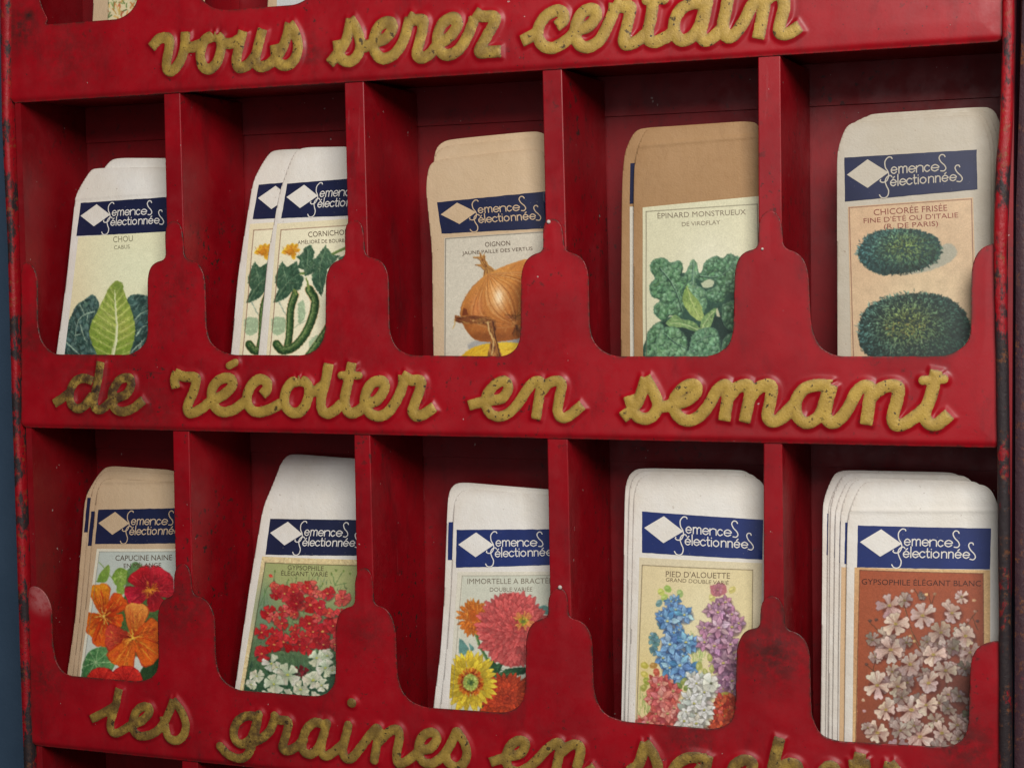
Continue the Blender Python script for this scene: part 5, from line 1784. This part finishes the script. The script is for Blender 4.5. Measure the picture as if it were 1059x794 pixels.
def band(pl, quad, mat, pmat, parent, letters=True):
    px, Fc = quad_grid(quad, 26, 9)
    jit = rng.normal(0, .10, px.shape)
    o = mesh_obj('printed_band', to3(pl, fit(pl, pl.hit(px + jit)), 0.00022), Fc, mat, parent)
    if letters:
        V = to3(pl, fit(pl, pl.hit(bil(quad, BU, BV))), 0.00034)
        mesh_obj('lettering', V, BF, pmat, o, False)
    return o


def card(pl, quad, cv, gain, parent, shift=(0, 0), step=.47):
    w = np.hypot(*(np.array(quad[1]) - np.array(quad[0])))
    h = np.hypot(*(np.array(quad[3]) - np.array(quad[0])))
    px, Fc = quad_grid(quad, max(3, int(w / step)), max(3, int(h / step)))
    if isinstance(cv, Canvas):
        col = lin(cv.sample(px - np.array(shift))) * gain
    else:
        col = np.tile(lin(np.array(cv, float)) * gain, (len(px), 1))
    return mesh_obj('picture_card', to3(pl, fit(pl, pl.hit(px)), 0.00022), Fc, M_PRINT, parent, colors=np.clip(col, 0, 0.9))


def paper_mesh(pl, out, mat, parent):
    cell = 0.0008
    lo, hi = out.min(0) - .002, out.max(0) + .002
    X, Z = np.meshgrid(np.arange(lo[0], hi[0], cell), np.arange(lo[1], hi[1], cell))
    sd = poly_sd(X, Z, out)
    V, Fc = clip_grid(X, Z, sd, (np.exp(sd / 0.0022),))
    o = mesh_obj('envelope', to3(pl, V[:, :2]), Fc, mat, parent, attrs={'edge': V[:, 2]})
    solid(o, 0.0007)
    return o


WHITE = paper('white_paper', (0.79, 0.765, 0.72))
WHITE2 = paper('old_white_paper', (0.70, 0.66, 0.59), .5)
TAN = paper('tan_paper', (0.55, 0.39, 0.24), .5)
CREAM = paper('cream_paper', (0.59, 0.44, 0.29), .5)
KRAFT = paper('kraft_paper', (0.385, 0.228, 0.110), .3, 0.25)
GREY = paper('greyed_paper', (0.50, 0.455, 0.38), .6)
GAIN = 1.0


def sh(quad, d):
    return [(x + d[0], y + d[1]) for x, y in quad]


def packet(row, left, W, mat, label, group, k=0, bandq=None, bmat=None, cardq=None, cv=None, gain=None, cap=None, capmat=None, shift=(0, 0), seed=1, bow=0.0016, letters=True, **kw):
    zf = (0.0031, -0.1673, 0.1725)[row]
    base_x = Plane(0.012).hit([left[0]])[0][0]
    pl = make_plane(row, k, bow, base_x, W, seed, **kw)
    out, b, eu, ev = envelope_outline(pl, left, W, zf)
    c = out[0] + eu * W / 2
    pl.axis = (b, eu, ev, W)
    root = empty('seed_packet', (float(c[0]), float(pl.y(c[0], zf)), zf), label, 'seed packet', group)
    bpy.context.view_layer.update()
    paper_mesh(pl, out, mat, root)
    if bandq:
        band(pl, bandq, bmat or M_NAVY, mat, root, letters)
    if cardq is not None:
        o = card(pl, cardq, cv, gain or GAIN, root, shift, .47 if isinstance(cv, Canvas) else 6.0)
        if cap:
            captions(pl, cap, capmat, o, 0.00034)
    return root


def box(q, m=1):
    a = np.array(q)
    return (a[:, 0].min() - m, a[:, 1].min() - m, a[:, 0].max() + m, a[:, 1].max() + m)


G1 = 'cabbage packets'
# --- middle row
cb = [(84, 210), (182, 203.6), (182, 240), (79.4, 244)]
cq = [(81.5, 245), (184, 239), (174, 392), (64.5, 392)]
packet(0, [(58, 367), (69, 285), (78, 203), (82, 194), (92, 177), (97, 174)], .066, WHITE, 'white seed packet with a pale green cabbage leaf picture, titled CHOU', G1, 0, cb, M_NAVY, cq, pic_cabbage(box(cq)), None,
       [('CHOU', (118.7, 250.8), (139.2, 249.6), 6), ('CABUS', (119.7, 258), (136, 257), 3.9)], ink('olive_ink', (0.22, 0.20, 0.13), .3), slope=0.22, crease=0.122, seed=1)
packet(0, [(74, 367), (85, 285), (97, 200), (102, 182), (112, 167.5), (120, 163.5)], .066, WHITE, 'plain white packet top showing just behind the CHOU cabbage packet', G1, 1, sh(cb, (14, -10)), M_NAVY, sh(cq, (14, -10)), (236, 230, 188), slope=0.22, seed=2, letters=False)

G2 = 'gherkin packets'
ccv = None
cb = [(297, 190), (402, 182), (397, 222), (291, 225.7)]
cq = [(286.7, 231.5), (398, 224), (386, 392), (274, 392)]
ccv = pic_cucumber(box(cq))
cap = [('CORNICHONS', (320, 245.4), (366, 242.4), 5.4), ('AMÉLIORÉ DE BOURBONNE', (309, 252.6), (372, 250), 3.7)]
packet(0, [(267, 367.5), (276.7, 266), (289.3, 196.7), (294, 184), (302.5, 160), (311, 152.5)], .0605, WHITE, 'white packet with two green gherkins, the nearer one titled CORNICHONS', G2, 0, cb, M_NAVY, cq, ccv, None, cap, M_CAPD, slope=0.26, seed=3)
packet(0, [(239, 367.5), (245, 291), (261, 189), (267, 176), (276.7, 160), (284, 155)], .066, WHITE, 'white gherkin packet half hidden, its left strip showing beside the nearer one', G2, 1.6, sh(cb, (-29.5, 1)), M_NAVY, sh(cq, (-28, .3)), ccv, None,
       [(s, (a[0] - 28, a[1]), (b[0] - 28, b[1]), h) for s, a, b, h in cap], M_CAPD, (-28, .3), slope=0.26, seed=4)

G3 = 'onion packets'
cb = [(452, 209.4), (571, 197.6), (574, 235.8), (456.9, 241.8)]
cq = [(460, 246.2), (575, 238.4), (575, 392), (460, 392)]
packet(0, [(448.3, 368), (446.8, 262), (441.4, 206), (440.3, 195), (442.7, 173.5), (447.5, 167.5), (456, 165)], .0625, CREAM, 'tan packet with a large brown onion picture, titled OIGNON', G3, 0, cb, M_NAVY, cq, pic_onion(box(cq)), .98,
       [('OIGNON', (502.8, 255.4), (528.9, 253.8), 4.8), ('JAUNE PAILLE DES VERTUS', (479, 263.8), (551.7, 258.8), 3.6)], M_CAPD, slope=0.1, seed=5)
packet(0, [(450, 368), (449, 262), (446.6, 200), (447, 172), (450.5, 158), (457, 153), (466, 150.5)], .0625, CREAM, 'tan packet edge directly behind the onion packet, lower of the two tops', G3, 1.2, sh(cb, (5, -13)), M_NAVY, slope=0.1, seed=6, letters=False)
packet(0, [(451, 368), (450, 262), (447.6, 200), (447.8, 165), (451, 152), (459, 146), (469, 144)], .0625, CREAM, 'tan packet top rising highest behind the onion packet', G3, 2.4, sh(cb, (6, -19)), M_NAVY, slope=0.1, seed=7, letters=False)

G4 = 'spinach packets'
cq = [(664.8, 214.7), (790, 202.5), (793, 392), (665.5, 392)]
packet(0, [(655.8, 368), (655.2, 290), (655, 211), (655.8, 169), (660, 152), (664.5, 139), (670, 132.2)], .0635, KRAFT, 'brown kraft packet with a leafy spinach picture, titled ÉPINARD MONSTRUEUX', G4, 0, None, None, cq, pic_spinach(box(cq)), 1.0,
       [('ÉPINARD MONSTRUEUX', (680.6, 226.2), (772, 222), 5.4), ('DE VIROFLAY', (706, 234.2), (745.6, 232), 4.2)], ink('faded_ink', (0.20, 0.16, 0.11), .3), slope=0.08, crease=0.136, seed=8)
packet(0, [(642, 368), (642.5, 290), (643, 199), (645, 161), (651, 145), (657, 135.5), (666, 132.3)], .0655, KRAFT, 'brown packet with a navy strip peeping out behind the spinach packet', G4, 1.5, [(652, 169), (786, 158), (786, 199), (651.5, 211)], M_NAVY, [(651.5, 214), (790, 203), (790, 392), (652, 392)], (206, 200, 186), slope=0.08, seed=9, letters=False)

G5 = 'endive packets'
cb = [(873.4, 163.2), (1010, 155), (1011, 196), (874, 208.7)]
cq = [(877, 214), (1006.5, 204.3), (1012, 392), (881, 392)]
lp = [(866.2, 368), (865.8, 270), (865.5, 163), (868, 149), (874, 133), (879, 128.5), (885, 126.3)]
packet(0, lp, .0655, GREY, 'greyish packet with two dark green curly endives, titled CHICORÉE FRISÉE', G5, 0, cb, M_NAVY, cq, pic_chicory(box(cq)), .86,
       [('CHICORÉE FRISÉE', (904, 222.8), (980, 218), 6), ('FINE D\'ÉTÉ OU D\'ITALIE', (893.6, 231), (991.2, 225), 5), ('(R. DE PARIS)', (914.6, 236.9), (970.5, 233.6), 5)], M_CAPR, slope=0.08, seed=10)
for i, (d, lab) in enumerate((((7, -3.5), 'greyish packet corner nearest behind the curly endive packet'), ((12, -6.0), 'greyish packet corner second behind the curly endive packet'), ((18, -8.5), 'greyish packet corner farthest back behind the curly endive packet'))):
    packet(0, [(x + d[0], y + d[1] * (1 if j else 0)) for j, (x, y) in enumerate(lp)], .064, GREY, lab, G5, 1.1 * (i + 1), sh(cb, d), M_NAVY, slope=0.08, seed=11 + i, letters=False)

# --- lowest row
G6 = 'nasturtium packets'
cb = [(102.3, 526.5), (206, 524.5), (202, 561), (98.7, 562)]
cq = [(101, 567), (203, 567), (190, 722), (80, 722)]
packet(1, [(80.5, 698), (89, 625), (97, 545), (99.5, 513), (102, 503), (107, 496.5), (114, 494)], .066, CREAM, 'cream packet with red and orange nasturtium blooms, titled CAPUCINE NAINE', G6, 0, cb, M_NAVY, cq, pic_nasturtium(box(cq)), None,
       [('CAPUCINE NAINE', (121, 579), (179.4, 578.4), 5.4), ('EN MÉLANGE', (129.8, 586.5), (168.5, 585.6), 4.5)], M_CAPD, slope=0.2, crease=-0.031, seed=14)
packet(1, [(74.5, 698), (83, 630), (91, 545), (93, 513), (98, 498), (105, 489), (113, 486)], .066, CREAM, 'cream packet with thin navy strip between the nasturtium packet and the last one', G6, 1.2, sh(cb, (-8, 2)), M_NAVY, slope=0.2, seed=15, letters=False)
packet(1, [(69, 698), (78, 639), (84, 560), (87, 516), (94, 502), (104, 487), (112, 481.5)], .066, CREAM, 'cream packet farthest back behind the nasturtium packet, outermost at left', G6, 2.4, sh(cb, (-12, -12)), M_NAVY, slope=0.2, seed=16, letters=False)

cb = [(280, 536), (387, 537.5), (383, 574.5), (275, 573)]
cq = [(271.6, 575), (385, 579), (366, 738), (244.5, 738)]
packet(1, [(243, 714), (257, 613), (267.4, 551.8), (272.5, 523), (281, 504), (290.5, 478.5), (295, 472), (302, 469.2)], .0665, WHITE, 'white packet with small red and white flowers, titled GYPSOPHILE ÉLÉGANT VARIÉ', None, 0, cb, M_NAVY, cq, pic_gyps_mixed(box(cq)), None,
       [('GYPSOPHILE', (298.4, 588.3), (335.7, 589.6), 4.8), ('ÉLÉGANT VARIÉ', (291.7, 594.3), (340, 595.6), 4.6)], ink('moss_ink', (0.09, 0.075, 0.035), .2), slope=0.29, crease=-0.0215, seed=17)

G8 = 'everlasting packets'
cb = [(472.4, 547.4), (589, 546.5), (591, 583), (471.7, 586.5)]
cq = [(473.5, 591), (590, 590), (590, 755), (463, 755)]
packet(1, [(455.5, 731), (461.7, 680), (466.7, 613.6), (468.4, 550), (469.2, 524), (473, 511), (482, 505)], .063, WHITE, 'white packet with yellow and pink daisies, titled IMMORTELLE A BRACTÉES', G8, 0, cb, M_BLUE, cq, pic_everlasting(box(cq)), None,
       [('IMMORTELLE A BRACTÉES', (484, 603.2), (575.5, 602.4), 5.4), ('DOUBLE VARIÉE', (507.4, 611), (551.5, 610.6), 4.2)], ink('grey_ink', (0.19, 0.16, 0.12), .3), slope=0.2, seed=18)
packet(1, [(448.2, 731), (455, 680), (460, 613.6), (462.4, 540), (463.4, 513.4), (466.7, 503.4), (475, 498)], .065, WHITE, 'white packet edge with blue strip behind the yellow and pink daisy packet', G8, 1.3, sh(cb, (-8, -8)), M_BLUE, slope=0.2, seed=19, letters=False)

G9 = 'larkspur packets'
cb = [(664, 528.6), (794, 537.5), (794, 578.5), (664, 571)]
cq = [(661.5, 576), (789, 582), (787, 772), (656.5, 772)]
lp9 = [(649.5, 748), (652.5, 660), (654.7, 540), (655.2, 512), (659, 498), (664, 492.5), (671, 490)]
packet(1, lp9, .0635, WHITE, 'white packet with blue and purple larkspur spikes, titled PIED D\'ALOUETTE', G9, 0, cb, M_BLUE, cq, pic_larkspur(box(cq)), None,
       [('PIED D\'ALOUETTE', (689, 595.7), (755.4, 597.6), 5.8), ('GRAND DOUBLE VARIÉ', (689, 600.6), (754, 604), 3.9)], ink('brown_ink', (0.17, 0.12, 0.07), .2), slope=0.13, seed=20)
packet(1, [(646, 748), (648.4, 660), (650.2, 540), (650.6, 508), (654, 494.5), (659.5, 489), (667, 486.6)], .0635, WHITE, 'white packet edge sandwiched directly behind the larkspur packet', G9, 1.1, sh(cb, (-4, -5)), M_BLUE, slope=0.13, seed=21, letters=False)
packet(1, [(642.4, 748), (644.2, 660), (645.6, 540), (645.8, 507), (649, 493), (655, 486.5), (663, 484)], .0635, WHITE, 'white packet edge outermost at the back of the larkspur stack', G9, 2.2, sh(cb, (-8, -8)), M_BLUE, slope=0.13, seed=22, letters=False)

G10 = 'white blossom packets'
cb = [(887.4, 543), (1025, 546), (1024, 588.3), (886.6, 585.8)]
cq = [(884, 586.2), (1024, 589), (1024, 790), (881.5, 790)]
lp10 = [(873, 765), (874.5, 660), (876.3, 545), (877.5, 534), (881, 521), (888, 505), (893, 500), (900, 497.2)]
packet(1, lp10, .0675, WHITE, 'white packet with pale blossoms on rust brown, titled GYPSOPHILE ÉLÉGANT BLANC', G10, 0, cb, M_BLUE, cq, pic_gyps_white(box(cq)), None,
       [('GYPSOPHILE ÉLÉGANT BLANC', (891.4, 603.4), (1014.5, 605.6), 5.6)], ink('rust_ink', (0.060, 0.018, 0.012), .1), slope=0.11, crease=-0.031, seed=23)
# the outermost profile and the one next to the front packet; the others stand evenly between them
pa = [(866.5, 765), (867.5, 660), (869, 540), (870, 528), (873, 516), (879, 502), (884, 497), (891, 494.3)]
pb = [(848.5, 765), (849.8, 660), (850.6, 532), (851.4, 519), (855, 506.5), (862, 491), (867, 487.8), (875, 486)]
names = ['white packet standing first behind the pale blossom packet, beige label peeping out', 'white packet edge second behind the pale blossom packet', 'white packet edge third behind the pale blossom packet',
         'white packet edge fourth behind the pale blossom packet', 'white packet edge farthest back in the pale blossom stack']
for i, t in enumerate((0, .30, .55, .70, 1.0)):
    pr = [(a[0] * (1 - t) + b[0] * t + (0, .8, -.6, .9, 0)[i] * j / 7, a[1] * (1 - t) + b[1] * t + (0, 1.5, -1.0, 1.2, 0)[i] * (j > 3)) for j, (a, b) in enumerate(zip(pa, pb))]
    d = (pr[2][0] - lp10[2][0], pr[6][1] - lp10[6][1])
    packet(1, pr, .0665, WHITE, names[i], G10, 1.0 * (i + 1), sh(cb, (d[0] - 6, d[1])), M_BLUE, sh(cq, (d[0] - 6.5, d[1] + 3)) if i == 0 else None, (214, 180, 140), slope=0.11, seed=24 + i, letters=False)

# --- the row above, only the feet of two packets in the picture
cq = [(112.5, -70), (200, -75), (198, 45), (112, 45)]
packet(2, [(95.5, 24), (98, -60), (100, -140), (102, -158), (108, -170), (114, -174)], .066, CREAM, 'cream packet with an orange and green picture in the topmost pocket', None, 0, [(104, -150), (205, -157), (204, -118), (104, -112)], M_NAVY, cq, pic_carrot(box(cq)), None, seed=31)
packet(2, [(276, 12), (279, -70), (282, -150), (284, -168), (290, -180), (297, -184)], .066, CREAM, 'cream packet with a pale grey picture in the pocket above the word vous', None, 0, [(288, -160), (393, -168), (392, -128), (287, -120)], M_NAVY, [(287, -110), (393, -116), (392, 30), (286.5, 34)], pic_blue((280, -125, 400, 40)), None, seed=32)

# ------------------------------------------------------------------ wall behind, light, camera
def wall_mat():
    m = NT('blue_grey_wall_paint')
    c = m.mix(m.ramp(m.noise(12, 5), 0.35, 0.65), (0.052, 0.092, 0.150), (0.042, 0.078, 0.130))
    m.bump(m.noise(250, 5), 0.2, 0.001)
    return m.out(c, 0.7, 0.3)


V, Fc = boxes([(-0.9, 1.4, 0.075, 0.095, -0.9, 1.1)])
w = mesh_obj('wall', V, Fc, wall_mat(), None, False)
tag(w, 'plain blue grey painted wall behind the red seed rack', 'wall', kind='structure')

wd = bpy.data.worlds.new('World')
bpy.context.scene.world = wd
wd.use_nodes = True
wd.node_tree.nodes['Background'].inputs[0].default_value = (0.86, 0.92, 1.0, 1)
wd.node_tree.nodes['Background'].inputs[1].default_value = 0.03


def area(name, loc, target, sx, sy, power, col):
    l = bpy.data.lights.new(name, 'AREA')
    l.shape = 'RECTANGLE'
    l.size, l.size_y = sx, sy
    l.energy = power
    l.color = col
    o = bpy.data.objects.new(name, l)
    o.location = loc
    o.rotation_euler = (Vector(target) - Vector(loc)).to_track_quat('-Z', 'Y').to_euler()
    C.objects.link(o)
    return o


area('window_light', (0.74, -0.92, 0.60), (0.30, 0, 0.0), 0.48, 0.48, 14.8, (1.0, 0.97, 0.92))
area('room_light', (0.55, -1.80, 0.25), (0.30, 0, 0.05), 1.2, 1.0, 3.8, (0.98, 0.98, 1.0))

cam = bpy.data.cameras.new('camera')
cam.sensor_fit = 'HORIZONTAL'
cam.sensor_width = 36.0
cam.lens = F / PW * 36.0
cam.clip_start = 0.01
cam.clip_end = 50
co = bpy.data.objects.new('camera', cam)
co.location = CAM.tolist()
co.rotation_euler = ANG
C.objects.link(co)
sc = bpy.context.scene
sc.camera = co
sc.view_settings.view_transform = 'Standard'
sc.view_settings.look = 'None'
sc.view_settings.exposure = 0.0
sc.view_settings.gamma = 1.0
